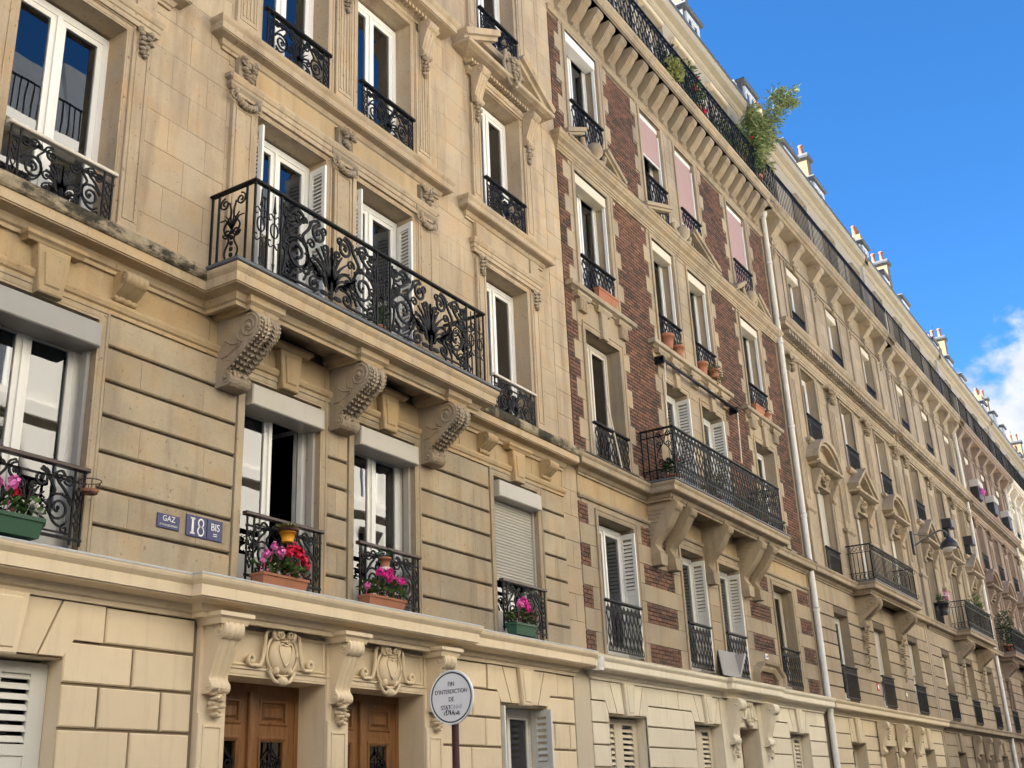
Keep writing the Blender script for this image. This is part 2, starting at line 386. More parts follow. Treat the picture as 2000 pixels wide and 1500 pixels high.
def window(parent, x0, x1, z0, z1, y=.24, mat='white_frame', cur=0, name='window', panes=1, fw=.06, mull=.045, dark=None, open_right=False):
    m = MB(); d = .07; x0 -= .045; x1 += .045; fw += .022; c = (x0+x1)/2
    m.box(x0, x0+fw, y, y+d, z0, z1).box(x1-fw, x1, y, y+d, z0, z1).box(x0+fw, x1-fw, y, y+d, z1-fw, z1).box(x0+fw, x1-fw, y, y+d, z0, z0+fw*1.6)
    if mull: m.box(c-mull/2, c+mull/2, y-.012, y+d, z0+fw*1.6, z1-fw)
    sf = fw*.75
    hv = [(x0+fw, c-mull/2), (c+mull/2, x1-fw)] if mull else [(x0+fw, x1-fw)]
    if open_right: hv = hv[:1]
    for a, b in hv:
        m.box(a, a+sf, y+.012, y+.055, z0+fw*1.6, z1-fw).box(b-sf, b, y+.012, y+.055, z0+fw*1.6, z1-fw)
        m.box(a+sf, b-sf, y+.012, y+.055, z1-fw-sf, z1-fw).box(a+sf, b-sf, y+.012, y+.055, z0+fw*1.6, z0+fw*1.6+sf*1.5)
        for k in range(1, panes):
            zz = z0+(z1-z0)*k/panes; m.box(a+sf, b-sf, y+.02, y+.05, zz-.014, zz+.014)
    o = m.build(name, mat, parent)
    for a, b in hv:
        MB().box(a+sf-.004, b-sf+.004, y+.03, y+.036, z0+fw*1.6+sf*1.5-.004, z1-fw-sf+.004).build('pane', 'glass', o)
    if cur:
        for a, b in hv:
            n = 14; q = MB(); wd = (b-a) if cur == 1 else (b-a)*cur
            xa = a if (a < c-.2 or cur == 1) else b-wd
            rows = [[(xa+wd*i/n, y+.13+.022*math.sin(i*1.9+zz), zz) for i in range(n+1)] for zz in (z0+.05, z1-.03)]
            q.rings(rows, cap=False); q.build('curtain', 'curtain', o, True)
    return o
def cartouche(m, x0, x1, z0, z1, y, w=.016, t=.016, rich=False):
    """wrought scroll panel with a palmette in the middle"""
    W_, H_ = x1-x0, z1-z0; c = (x0+x1)/2
    def B(pts, ww=w, w1=None):
        for sg in (-1, 1): m.bar([(c+sg*px*W_/2, z0+pz*H_) for px, pz in pts], ww, t, y, w1)
    def sp(cx, cz, r, a0, turns): # spiral in half-panel units; aspect corrected
        k = H_/(W_/2); return [(cx+(px-cx)*k, pz) for px, pz in spiral(cx, cz, r, a0, turns)]
    # big S scroll
    B(sp(.70, .40, .24, R(20), -1.7)+spline([(.70+.24*H_/(W_/2), .50), (.80, .70), (.66, .80), (.60, .92), (.72, .97), (.80, .90)], 5), w*1.25)
    B(spline([(.52, .55), (.60, .66), (.48, .80), (.42, .92), (.30, .97)], 5)+[(p[0], p[1]) for p in reversed(sp(.27, .80, .13, R(95), 1.4))], w*1.25)
    B(spline([(.52, .55), (.50, .38), (.60, .20), (.78, .13), (.92, .22)], 5), w*1.1)
    B(list(reversed(sp(.90, .86, .10, R(200), -1.3)))[::-1], w)
    B(sp(.58, .87, .055, R(190), 1.2), w*.8); B(sp(.70, .83, .05, R(0), -1.1), w*.8)
    B(sp(.34, .12, .10, R(90), 1.4)+spline([(.34, .22), (.20, .26), (.10, .16)], 4), w)
    B(sp(.88, .10, .08, R(90), -1.2), w*.9)
    B(sp(.36, .36, .10, R(120), 1.2)+spline([(.30, .46), (.16, .40), (.05, .22)], 4), w*.9)
    B(sp(.13, .66, .075, R(-60), 1.2), w*.8)
    if rich:
        B(sp(.50, .24, .085, R(150), 1.4), w*.8); B(sp(.86, .66, .10, R(-100), -1.5), w*.8); B(sp(.93, .40, .07, R(170), 1.3), w*.7)
        B(sp(.42, .62, .07, R(-20), -1.3), w*.75); B(sp(.18, .88, .055, R(-90), 1.2), w*.7); B(sp(.62, .62, .05, R(60), 1.2), w*.7)
        B(spline([(.98, .04), (.93, .30), (.99, .52), (.93, .74), (.98, .96)], 5), w*.9); B(spline([(.10, .20), (.28, .30), (.44, .26), (.56, .10)], 5), w*.9)
        for k in range(4): B(spline([(.20+.03*k, .22), (.34+.05*k, .34+.03*k), (.46+.03*k, .30+.05*k)], 4), w*1.4, w*.6)
        for (px, pz) in ((.52, .55), (.80, .72), (.62, .20), (.90, .86), (.45, .90), (.12, .55)):
            for sg in (-1, 1): m.blob((c+sg*px*W_/2, y, z0+pz*H_), (.030, .016, .022), 6, 4, .2)
    # palmette
    for a, L in ((90, .56), (80, .55), (69, .54), (57, .52), (44, .47), (31, .40)):
        e = (L*H_*math.cos(R(a))/(W_/2), .16+L*math.sin(R(a)))
        B(spline([(.02, .14), (e[0]*.45, .16+L*.55*math.sin(R(a))+.04), e], 4), w*1.7, w*.7)
    for k in range(5):
        m.blob((c, y, z0+(.05+.045*k)*H_), (.05-.005*k, .02, .03*H_), 7, 4)
    for sg in (-1, 1):
        m.blob((c+sg*.07*W_, y, z0+.07*H_), (.05*W_, .02, .035*H_), 7, 4)
        for (px, pz) in ((.70, .40), (.27, .80), (.34, .12)): m.blob((c+sg*px*W_/2, y, z0+pz*H_), (.022, .016, .022), 6, 4)
    for zz in (.04, .90): 
        for sg in (-1, 1): m.bar([(c+sg*W_*.5, z0+zz*H_), (c+sg*W_*(.17 if zz < .5 else .33), z0+zz*H_)], w*.9, t, y)
def spear(m, x, z0, z1, y, w=.014):
    H_ = z1-z0; m.bar([(x, z0+.10*H_), (x, z0+.80*H_)], w*1.1, w, y)
    m.bar([(x, z0+.74*H_), (x, z0+.80*H_), (x, z0+.95*H_)], w*3.2, w, y, w*.3)
    m.bar([(x, z0+.12*H_), (x, z0+.02*H_)], w*2.6, w, y, w*.3)
    r = .055
    m.bar([(x+r*math.cos(a*math.pi/8), z0+.52*H_+r*1.6*math.sin(a*math.pi/8)) for a in range(17)], w, w, y)
    for sg in (-1, 1):
        for q, a in ((.66, 1), (.36, -1)):
            m.bar([(x+sg*p[0], z0+q*H_+p[1]*a) for p in spline([(0, 0), (.05, .05), (.085, .02), (.075, -.03), (.05, -.02)], 4)], w*.8, w*.8, y)
def guard(parent, x0, x1, z0, z1, y=-.08, style='scroll', top='iron', name='window_guard'):
    m = MB(); w = .016
    m.box(x0, x1, y-.01, y+.01, z0+.02, z0+.045)
    if style == 'scroll':
        m.box(x0, x1, y-.008, y+.008, z1-.115, z1-.095)
        for x in (x0+.02, x0+.12, x1-.12, x1-.02): m.box(x-.009, x+.009, y-.009, y+.009, z0-.02, z1)
        cartouche(m, x0+.13, x1-.13, z0+.05, z1-.02, y)
        for xx in (x0+.07, x1-.07):
            for q in (.3, .62):
                for sg in (-1, 1): m.bar([(xx+sg*p[0]*.5, z0+(z1-z0)*q+p[1]) for p in spline([(0, -.09), (.05, -.02), (0, .0), (-.05, .05), (0, .1)], 4)], .011, .012, y)
    elif style == 'lattice':
        lattice(m, x0, x1, z0+.05, z1-.03, y)
    else:
        n = max(3, int((x1-x0)/.10))
        for i in range(n+1): x = x0+.02+(x1-x0-.04)*i/n; m.box(x-.009, x+.009, y-.009, y+.009, z0, z1)
        m.box(x0, x1, y-.008, y+.008, z1-.16, z1-.14)
        for i in range(n): x = x0+.02+(x1-x0-.04)*(i+.5)/n; m.bar([(x+.035*math.cos(a*math.pi/4), z1-.085+.04*math.sin(a*math.pi/4)) for a in range(9)], .012, .012, y)
    o = m.build(name, 'iron', parent)
    MB().cbox(x0-.02, x1+.02, y-.035, y+.035, z1, z1+.04, .008).build('handrail', top, o)
    return o
def lattice(m, x0, x1, z0, z1, y, pitch=.15, w=.013):
    """cast panel of crossing ogee bars with rosettes"""
    n = max(2, round((x1-x0)/pitch)); p = (x1-x0)/n; H_ = z1-z0
    for i in range(n):
        a = x0+p*i; c = a+p/2
        for sg in (-1, 1):
            m.bar([(c+sg*p*.5*q, z0+H_*t_) for q, t_ in ((1, 0), (.6, .10), (-.2, .22), (-.75, .36), (-.3, .52), (.5, .66), (.95, .78), (.5, .90), (0, 1))], w*1.25, w, y)
            m.bar([(c+sg*p*(.25+.2*math.cos(k*math.pi/4)), z0+H_*.885+p*.22*math.sin(k*math.pi/4)) for k in range(9)], w, w, y)
        m.blob((c, y, z0+.30*H_), (.026, .014, .035), 6, 4); m.blob((a, y, z0+.78*H_), (.024, .014, .034), 6, 4); m.blob((c, y, z0+.62*H_), (.018, .012, .05), 6, 4)
        m.bar([(c, z0), (c, z0+.2*H_)], w, w, y)
def louvre_shutter(parent, x, y, z0, z1, w, ang, mat='shutter_paint', solid=.0, pitch=.055, single=True, f=.06):
    """leaf hinged at (x, y) and swung by ang about z; slats are its pieces"""
    m = MB()
    m.box(0, f, 0, .035, 0, z1-z0).box(w-f, w, 0, .035, 0, z1-z0)
    zz = [0, (z1-z0)*.5, z1-z0-.09] if not solid else [0, (z1-z0)*solid, z1-z0-.09]
    for q in zz: m.box(f, w-f, 0, .035, q, q+.09)
    if solid: m.box(f, w-f, .012, .024, .09, (z1-z0)*solid)
    o = m.build('shutter', mat, parent, loc=(0, 0, 0)); po = ORG[parent]
    o.location = (x-po[0], y-po[1], z0-po[2]); o.rotation_euler = (0, 0, ang); ORG[o] = (0, 0, 0)
    a = zz[1]+.09 if solid else .09

    proto = None; z = a+.015; joined = MB()
    while z < z1-z0-.13:
        if not (not solid and abs(z-zz[1]) < .1 and z+.04 > zz[1]):
            if single:
                if proto is None:
                    me = bpy.data.meshes.new('slat'); q = MB(); q.add([(f, .002, 0), (w-f, .002, 0), (w-f, .033, .046), (f, .033, .046), (f, .002, .008), (w-f, .002, .008), (w-f, .033, .054), (f, .033, .054)], [(0,3,2,1),(4,5,6,7),(0,1,5,4),(1,2,6,5),(2,3,7,6),(3,0,4,7)])
                    me.from_pydata(q.v, [], q.f); me.materials.append(MT[mat]); proto = me
                link('slat', proto, o, (0, 0, z))
            else:
                joined.add([(f, .002, z), (w-f, .002, z), (w-f, .033, z+.046), (f, .033, z+.046), (f, .002, z+.008), (w-f, .002, z+.008), (w-f, .033, z+.054), (f, .033, z+.054)], [(0,3,2,1),(4,5,6,7),(0,1,5,4),(1,2,6,5),(2,3,7,6),(3,0,4,7)])
        z += pitch
    if not single and joined.v: b = joined.build('louvre', mat, o, loc=(0, 0, 0)); b['kind'] = 'stuff'
    return o
MB.add_ = MB.add
def console_profile(zt, zb, pt, pb, rt_, rb):
    """S-shaped outline (projection, z) from the wall top round both volutes to the wall foot"""
    o = [(0, zt), (pt-rt_, zt)]
    for a in range(80, -71, -15): o.append((pt-rt_+rt_*math.cos(R(a)), zt-rt_+rt_*math.sin(R(a))))
    x0, z0 = o[-1]; cx, cz = pb-rb, zb+rb
    o += spline([(x0, z0), (x0*.62+pb*.10, z0+(cz-z0)*.40), (pb*.68, z0+(cz-z0)*.76), (cx+rb*math.cos(R(60)), cz+rb*math.sin(R(60)))], 4)[1:]
    for a in range(45, -91, -27): o.append((cx+rb*math.cos(R(a)), cz+rb*math.sin(R(a))))
    o.append((0, zb)); return o
def console(parent, xc, w, zt, zb, pt, pb, rt_, rb, mat, ribs=3, name='console', leaf=False, y=0., volute=True, rd=.07):
    pf = console_profile(zt, zb, pt, pb, rt_, rb); m = MB()
    n = ribs*4; rg = []
    for i in range(n+1):
        u = i/n; d = .0 if i in (0, n) else w*rd*(1-abs(math.cos(u*ribs*math.pi)))
        if i in (0, n): d = w*.03
        rg.append([(xc-w/2+w*u, y-(p-d if p > d else 0), z) for p, z in pf])
    m.rings(rg, closed=True)
    o = m.build(name, mat, parent)
    if volute:
        q = MB(); near = parent['label'].startswith('pale limestone')
        for sg in (-1, 1):
            for (cx, cz, r, tn) in ((pt-rt_, zt-rt_, rt_*.82, 2.1), (pb-rb, zb+rb, rb*.75, 1.5)):
                q.tube([(xc+sg*w/2, y-px, pz) for px, pz in spiral(cx, cz, r, R(100), tn, .1)], max(.008, r*.10), 5)
                q.blob((xc+sg*w/2, y-cx, cz), (.02+r*.06, r*.24, r*.24), 8, 4)
                if near: q.build('volute', mat, o, True); q = MB()
        if not near: q.build('volute', mat, o, True)['kind'] = 'stuff'
    if leaf:
        q = MB(); pts = spline(pf[6:-6], 2)[::2]
        for j, (p, z) in enumerate(pts):
            for sg in (-1, 1):
                q.blob((xc+sg*w*.43, y-p, z), (w*.055, .016, .019), 6, 4, .10)
                for u_, s_ in ((.27, .9), (.12, 1.1)): q.leaf((xc+sg*w*(u_-.06), y-p-.002, z+.03), (sg*.55, -.35*s_, -1), (0, -1, .2), .085*s_, w*.20)
            q.blob((xc, y-p-.002, z), (w*.035, .022, .040), 6, 4)
        for sg in (-1, 1):
            sx = xc+sg*(w/2+.004)
            for pts in ([(.10, .42), (.22, .44), (.34, .50), (.44, .58)], [(.44, .58), (.36, .64), (.34, .74)], [(.40, .56), (.26, .58), (.16, .66), (.12, .60)], [(.40, .53), (.28, .48), (.20, .38), (.26, .34)]):
                q.tube([(sx, y-pt*p[0]*1.35, zb+(zt-zb)*p[1]) for p in spline(pts, 4)], .014, 5, .007)
        q.build('acanthus', mat, o)
    return o
def pediment(parent, x0, x1, z, h, p, mat, kind='tri', gap=0., name='pediment', t=.16):
    """gabled, arched or broken pediment with its own bed cornice at z"""
    m = MB(); c = (x0+x1)/2
    bed = [(0, z-t), (.03, z-t), (.05, z-t*.7), (p*.75, z-t*.55), (p*.8, z-t*.5), (p*.95, z-t*.42), (p, z-t*.36), (p, z), (0, z+.02)]
    m.mould(x0+p, x1-p, bed)
    rk = [(0, .02), (0, -p*.7), (t*.35, -p*.75), (t*.4, -p*.95), (t, -p), (t+.02, .02)]
    if kind == 'arch':
        n = 14; hw = (x1-x0)/2-.03; rr = (hw*hw+h*h)/(2*h); a0 = math.asin(min(1, hw/rr))
        m.xz([(c+(rr)*math.sin(-a0+2*a0*i/n), z+h-rr+rr*math.cos(-a0+2*a0*i/n)) for i in range(n+1)], rk)
        m.prism([(c+(rr)*math.sin(-a0+2*a0*i/n), z+h-rr+rr*math.cos(-a0+2*a0*i/n)) for i in range(n, -1, -1)], -.05, .02)
    elif gap:
        k = 1-gap/((x1-x0)/2)
        m.xz([(x0+.02, z), (x0+.02+(c-x0)*k, z+h*k)], rk); m.xz([(x1-.02-(c-x0)*k, z+h*k), (x1-.02, z)], rk)
        m.prism([(x0+.1, z), (c-gap, z), (c-gap, z+h*k*.92)], -.04, .02); m.prism([(c+gap, z), (x1-.1, z), (c+gap, z+h*k*.92)], -.04, .02)
    else:
        m.xz([(x0+.02, z), (c, z+h), (x1-.02, z)], rk); m.prism([(x0+.1, z), (x1-.1, z), (c, z+h)], -.04, .02)
    return m.build(name, mat, parent)
def cornice(parent, x0, x1, prof, mat, name='cornice', y=0., path=None):
    m = MB()
    if path: m.sweep(path, prof)
    else: m.mould(x0, x1, prof, y)
    return m.build(name, mat, parent)
def corn(z0, z1, p, p0=.03):
    """a classical cornice outline between z0 and z1 projecting p"""
    h = z1-z0
    return [(-.02, z0), (p0, z0), (p0, z0+h*.12), (p0+p*.10, z0+h*.16), (p0+p*.22, z0+h*.34), (p*.80, z0+h*.40), (p*.80, z0+h*.44), (p*.86, z0+h*.44), (p*.86, z0+h*.74), (p*.90, z0+h*.78), (p*.97, z0+h*.86), (p, z0+h*.93), (p, z0+h), (-.02, z0+h*1.06)]
def carve(m, x, z, w, h, y, p=.06, seed=1, n=14):
    """foliage carving: a cluster of lobes"""
    rg = random.Random(seed)
    for i in range(n):
        u = (i+.5)/n; sg = 1 if i % 2 else -1
        m.blob((x+sg*w*.5*(1-u*.75)*rg.uniform(.3, 1), y-p*rg.uniform(.3, 1)*(1-.5*u), z-h*u), (w*rg.uniform(.14, .24), p*.6, h*rg.uniform(.05, .10)), 6, 4, .2, rg)
    for sg in (-1, 1):
        m.tube([(x+sg*a, y-p*.6, b) for a, b in spiral(w*.30, z-h*.10, w*.24, R(90), 1.5)], w*.05, 5)
def mask_cartouche(parent, xc, zc, w, h, mat):
    """shield between scrolls"""
    m = MB(); 
    m.blob((xc, -.05, zc), (w*.20, .07, h*.36), 14, 8)
    m.tube([(xc+w*.23*math.cos(a*math.pi/10), -.055, zc+h*.40*math.sin(a*math.pi/10)) for a in range(21)], .017, 6)
    for sg in (-1, 1):
        m.tube([(xc+sg*px, -.06, pz) for px, pz in spline([(w*.10, zc+h*.46), (w*.24, zc+h*.40), (w*.27, zc+h*.05), (w*.32, zc-h*.22), (w*.42, zc-h*.24)], 5)]+[(xc+sg*px, -.05, pz) for px, pz in reversed(spiral(w*.44, zc-h*.14, h*.11, R(-90), -1.3))], .022, 6)
        m.tube([(xc+sg*px, -.085, pz) for px, pz in spiral(w*.10, zc+h*.38, h*.13, R(60), 1.5)], .020, 6)
        m.blob((xc+sg*w*.10, -.075, zc-h*.30), (.035, .03, .045), 6, 4, .2); m.tube([(xc+sg*px, -.115, pz) for px, pz in spline([(0, zc+h*.16), (w*.07, zc+h*.20), (w*.10, zc+h*.08), (w*.05, zc-h*.12), (0, zc-h*.22)], 4)], .010, 5)
        m.tube([(xc+sg*px, -.06, pz) for px, pz in spline([(w*.20, zc-h*.28), (w*.12, zc-h*.48), (w*.02, zc-h*.52)], 4)], .022, 6)
    carve(m, xc, zc+h*.40, w*.24, h*.22, -.08, .05, 77, 9)
    m.box(xc-w*.13, xc+w*.13, -.07, 0, zc+h*.50, zc+h*.56).blob((xc, -.07, zc-h*.50), (.07, .06, .05), 8, 5)
    return m.build('cartouche', mat, parent, True)
def downpipe(parent, x, y, z0, z1, r=.075, mat='pipe_paint'):
    m = MB(); m.tube([(x, y, z0), (x, y, z1)], r, 12)
    z = z0+1.2
    while z < z1: m.tube([(x, y, z), (x, y, z+.10)], r+.014, 12); z += 2.35
    m.lathe([(r+.01, 0), (r+.05, .10), (r+.07, .26), (r+.02, .28)], (x, y, z1-.02), 12)
    return m.build('downpipe', mat, parent, True)
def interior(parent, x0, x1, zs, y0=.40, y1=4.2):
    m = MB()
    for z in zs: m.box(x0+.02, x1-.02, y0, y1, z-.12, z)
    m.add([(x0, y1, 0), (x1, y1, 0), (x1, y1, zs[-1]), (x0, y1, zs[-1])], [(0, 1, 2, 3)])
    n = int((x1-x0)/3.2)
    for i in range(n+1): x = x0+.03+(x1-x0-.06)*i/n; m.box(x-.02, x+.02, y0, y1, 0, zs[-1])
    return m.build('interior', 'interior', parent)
def shell(parent, x0, x1, zt, mat, y1=10.):
    """party walls, back and flat top of a house"""
    m = MB(); m.box(x0+.01, x0+.10, .06, y1, 0, zt).box(x1-.10, x1-.01, .06, y1, 0, zt).box(x0+.1, x1-.1, y1-.1, y1, 0, zt).box(x0+.1, x1-.1, .42, y1-.1, zt-.12, zt)
    return m.build('party_wall', mat, parent)
def roof(parent, x0, x1, zb, dormers, seed=1, y0=.15, chimney=True, h=1.5):
    """zinc mansard with low dormers, fire wall and chimney stack on the far party wall"""
    rg = random.Random(int(x0*10)); m = MB(); m.rings([[(x, y0+.12, zb), (x, y0+1.5, zb+h), (x, 5, zb+h+.5), (x, 9.9, zb+h), (x, 9.9, zb)] for x in (x0+.02, x1-.02)], closed=True)
    r = m.build('roof', 'zinc', parent)
    for x in dormers:
        w = rg.uniform(.5, .75); x += rg.uniform(-.7, .7); zt = zb+rg.uniform(1.5, 2.25); ya = y0+.32
        d = MB(); d.box(x-w, x+w, ya+.06, y0+2.2, zb+.05, zt); d.sweep([(x-w, y0+2.2), (x-w, ya), (x+w, ya), (x+w, y0+2.2)], [(-.05, zt), (.05, zt), (.08, zt+.05), (.08, zt+.10), (-.3, zt+.16)])
        d.build('dormer', 'zinc', parent); window(parent, x-w+.18, x+w-.18, zb+.15, zt-.08, ya, cur=0)
    sl = MB(); xx = x0+.5
    while xx < x1-.3:
        sl.rings([[(xx-.012, y0+.11, zb+.02), (xx-.012, y0+1.49, zb+h+.02), (xx-.012, y0+1.49, zb+h-.02)], [(xx+.012, y0+.11, zb+.02), (xx+.012, y0+1.49, zb+h+.02), (xx+.012, y0+1.49, zb+h-.02)]], closed=True); xx += .62
    sl.build('seam', 'zinc', r)
    f = MB(); f.prism([(x1-.14, zb-.3), (x1+.12, zb-.3), (x1+.12, zb+1.0), (x1-.14, zb+1.0)], .20, 1.6); f.build('fire_wall', 'plaster_white', parent)
    MB().box(x0+.03, x1-.03, y0-.30, y0-.16, zb+.03, zb+.13).build('gutter', 'zinc', parent)
    xc = x0+(x1-x0)*rg.uniform(.4, .6); zc = zb+rg.uniform(2.9, 3.5); s2 = MB().box(xc-.4, xc+.4, .95, 1.45, zb+.4, zc).build('chimney', 'chimney_render', parent)
    for i in range(3): MB().lathe([(.10, 0), (.12, .05), (.09, .10), (.085, .42), (.11, .46), (.06, .50)], (xc-.26+.26*i, 1.2, zc-.01), 10).build('chimney_pot', 'terracotta', s2, True)
    if chimney:
        zt = zb+5.0+rg.uniform(-.2, .35)
        s = MB().box(x1-.30, x1+.24, 1.45, 3.1, zb-.2, zt).build('chimney', 'chimney_render', parent)
        MB().sweep([(x1-.30, 3.1), (x1-.30, 1.45), (x1+.24, 1.45), (x1+.24, 3.1)], [(-.1, zt), (.07, zt), (.09, zt+.08), (.09, zt+.16), (-.1, zt+.18)]).build('chimney_cap', 'zinc', s)
        for i in range(4):
            MB().lathe([(.10, 0), (.12, .05), (.095, .10), (.085, .48), (.11, .52), (.10, .56), (.06, .56)], (x1-.03, 1.68+.38*i, zt+.17), 10).build('chimney_pot', 'terracotta', s, True)
        MB().tube([(x1+.05, 2.0, zt+.1), (x1+.05, 2.0, zt+1.1)], .012, 5).build('aerial', 'iron', s)
    return r
def plant_leaves(m, c, r, n, L, w, rg, up=.4):
    for _ in range(n):
        a, b = rg.uniform(0, 6.283), rg.uniform(-1, 1); q = rg.random()**.4
        p = (c[0]+r[0]*q*math.cos(a)*math.sqrt(1-b*b), c[1]+r[1]*q*math.sin(a)*math.sqrt(1-b*b), c[2]+r[2]*q*b)
        d = (math.cos(a)+rg.uniform(-.6, .6), math.sin(a)+rg.uniform(-.6, .6), up+rg.uniform(-.6, .6))
        m.leaf(p, d, (rg.uniform(-1, 1), rg.uniform(-1, 1), 1), L*rg.uniform(.6, 1.3), w*rg.uniform(.7, 1.2))
def flower_head(m, c, r, rg, n=34):
    for _ in range(n):
        v = Vector((rg.gauss(0, 1), rg.gauss(0, 1), rg.gauss(0, 1)+.3)).normalized(); p = Vector(c)+v*r*rg.uniform(.7, 1)
        m.leaf(p-v*.004, v.orthogonal()+Vector((rg.uniform(-1, 1), rg.uniform(-1, 1), rg.uniform(-1, 1)))*.6, v, r*.62, r*.55)

def flat_arch(parent, a, b, z0, zt, zs, xl, xr, mat, key=.06):
    """flat window head: keystone, two voussoirs a side, the outer ones stepping into the course"""
    c = (a+b)/2; e = (b-a)/2; g = .012
    MB().prism([(c-.12, z0-.03), (c+.12, z0-.03), (c+.19, zt), (c-.19, zt)], -key, .03, .012).build('keystone', mat, parent)
    MB().prism([(c-.07, z0+.02), (c+.07, z0+.02), (c+.12, zt-.04), (c-.12, zt-.04)], -key-.012, -key+.01, .008).build('keystone_panel', mat, parent)
    for sg, xe in ((-1, xl), (1, xr)):
        mid = [(c+sg*(.125+g), z0), (c+sg*e*.56, z0), (c+sg*(e*.56+.20), zt-.01), (c+sg*(.20+g), zt-.01)]
        ou = [(c+sg*(e*.56+g*2), z0), (c+sg*(e-.005), z0), (c+sg*(e+.09), zs+.012), (xe, zs+.012), (xe, zt-.01), (c+sg*(e*.56+.20+g*2), zt-.01)]
        if abs(xe-c) < e+.12: ou = [(c+sg*(e*.56+g*2), z0), (c+sg*(e-.005), z0), (c+sg*(e-.005), zt-.01), (c+sg*min(e-.03, e*.56+.20+g*2), zt-.01)]; mid[2] = (c+sg*min(e-.06, e*.56+.20), zt-.01)
        for po in (mid, ou):
            if sg < 0: po = po[::-1]
            MB().prism(po, -.004, .035, 0).build('voussoir', mat, parent)
# ================================================================ house 18 bis: pale ashlar over a cream ground floor
A = thing('apartment_house', 'pale limestone house with cream painted ground floor, two wooden doors and blue 18 BIS plate', 'building', (3.95, 0, 0))
AX0, AX1 = 3.95, 15.87
CA = [5.80, 8.98, 10.82, 13.93]; HW = .61
gw = [(5.16, 6.38, .95, 3.0), (13.32, 14.55, .95, 3.0)]; gd = [(8.28, 9.74, 0, 3.0, .46), (10.10, 11.54, 0, 3.0, .46)]
wall(A, 'ground_floor_wall', 'groove', AX0, AX1, 0, 3.6, gw+gd, rmat='cream_paint')
wall(A, 'first_floor_wall', 'joint', AX0, AX1, 3.6, 7.06, [(c-HW, c+HW, 3.95, 6.18) for c in CA], rmat='rusticated_stone')
L2, L3, L4, L5 = (7.08, 9.55), (10.46, 12.86), (13.72, 16.0), (17.3, 19.6)
wall(A, 'upper_wall', 'joint_pale', AX0, AX1, 7.06, 17.1, [(c-HW, c+HW, *l) for c in CA for l in (L2, L3, L4)], rmat='limestone')
wall(A, 'attic_wall', 'attic_render', AX0, AX1, 17.1, 20.4, [(c-.5, c+.5, *L5) for c in CA], y=.15)
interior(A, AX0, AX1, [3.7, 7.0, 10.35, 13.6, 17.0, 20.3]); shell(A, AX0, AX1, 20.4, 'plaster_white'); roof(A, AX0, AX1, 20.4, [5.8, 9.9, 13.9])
# ---- ground floor
zg = [0, .21, .58, .95, 1.32, 1.69, 2.06, 2.43, 2.80, 3.16]
for a, b in ((3.97, 5.16), (6.38, 7.86), (11.93, 13.32), (14.55, 15.36)): courses(A, 'cream_paint', a, b, zg, .82, .026, .012)
courses(A, 'cream_paint', 5.16, 6.38, [0, .21, .58, .95], .82, .026, .012); courses(A, 'cream_paint', 13.32, 14.55, [0, .21, .58, .95], .82, .026, .012)
courses(A, 'cream_paint', 6.79, 7.86, [3.16, 3.5], .75, .026, .012); courses(A, 'cream_paint', 11.93, 13.0, [3.16, 3.5], .75, .026, .012); courses(A, 'cream_paint', 14.86, 15.36, [3.16, 3.5], .75, .026, .012); courses(A, 'cream_paint', 3.97, 4.75, [3.16, 3.5], .75, .026, .012)
flat_arch(A, 5.16, 6.38, 3.02, 3.5, 3.16, 4.76, 6.778, 'cream_paint'); flat_arch(A, 13.32, 14.55, 3.02, 3.5, 3.16, 13.012, 14.848, 'cream_paint')
MB().cbox(15.37, 15.86, 0, .035, 0, 3.92, .004).build('party_strip', 'beige_paint', A)
for x0, x1, top, dp in ((5.16, 6.38, 3.0, .22), (13.32, 14.55, 3.0, .24)):
    window(A, x0, x1, .98, top-.01, dp+.06, 'white_frame', 0)
louvre_shutter(A, 5.17, .18, .99, 2.97, .60, 0, 'shutter_paint', .62, .085, f=.16); louvre_shutter(A, 5.775, .18, .99, 2.97, .60, 0, 'shutter_paint', .62, .085, f=.16)
louvre_shutter(A, 14.53, .27, .99, 2.97, .36, R(-97), 'shutter_paint', .6, .085, f=.09); louvre_shutter(A, 13.34, .27, .99, 2.97, .30, R(-88), 'shutter_paint', .6, .085, f=.09)
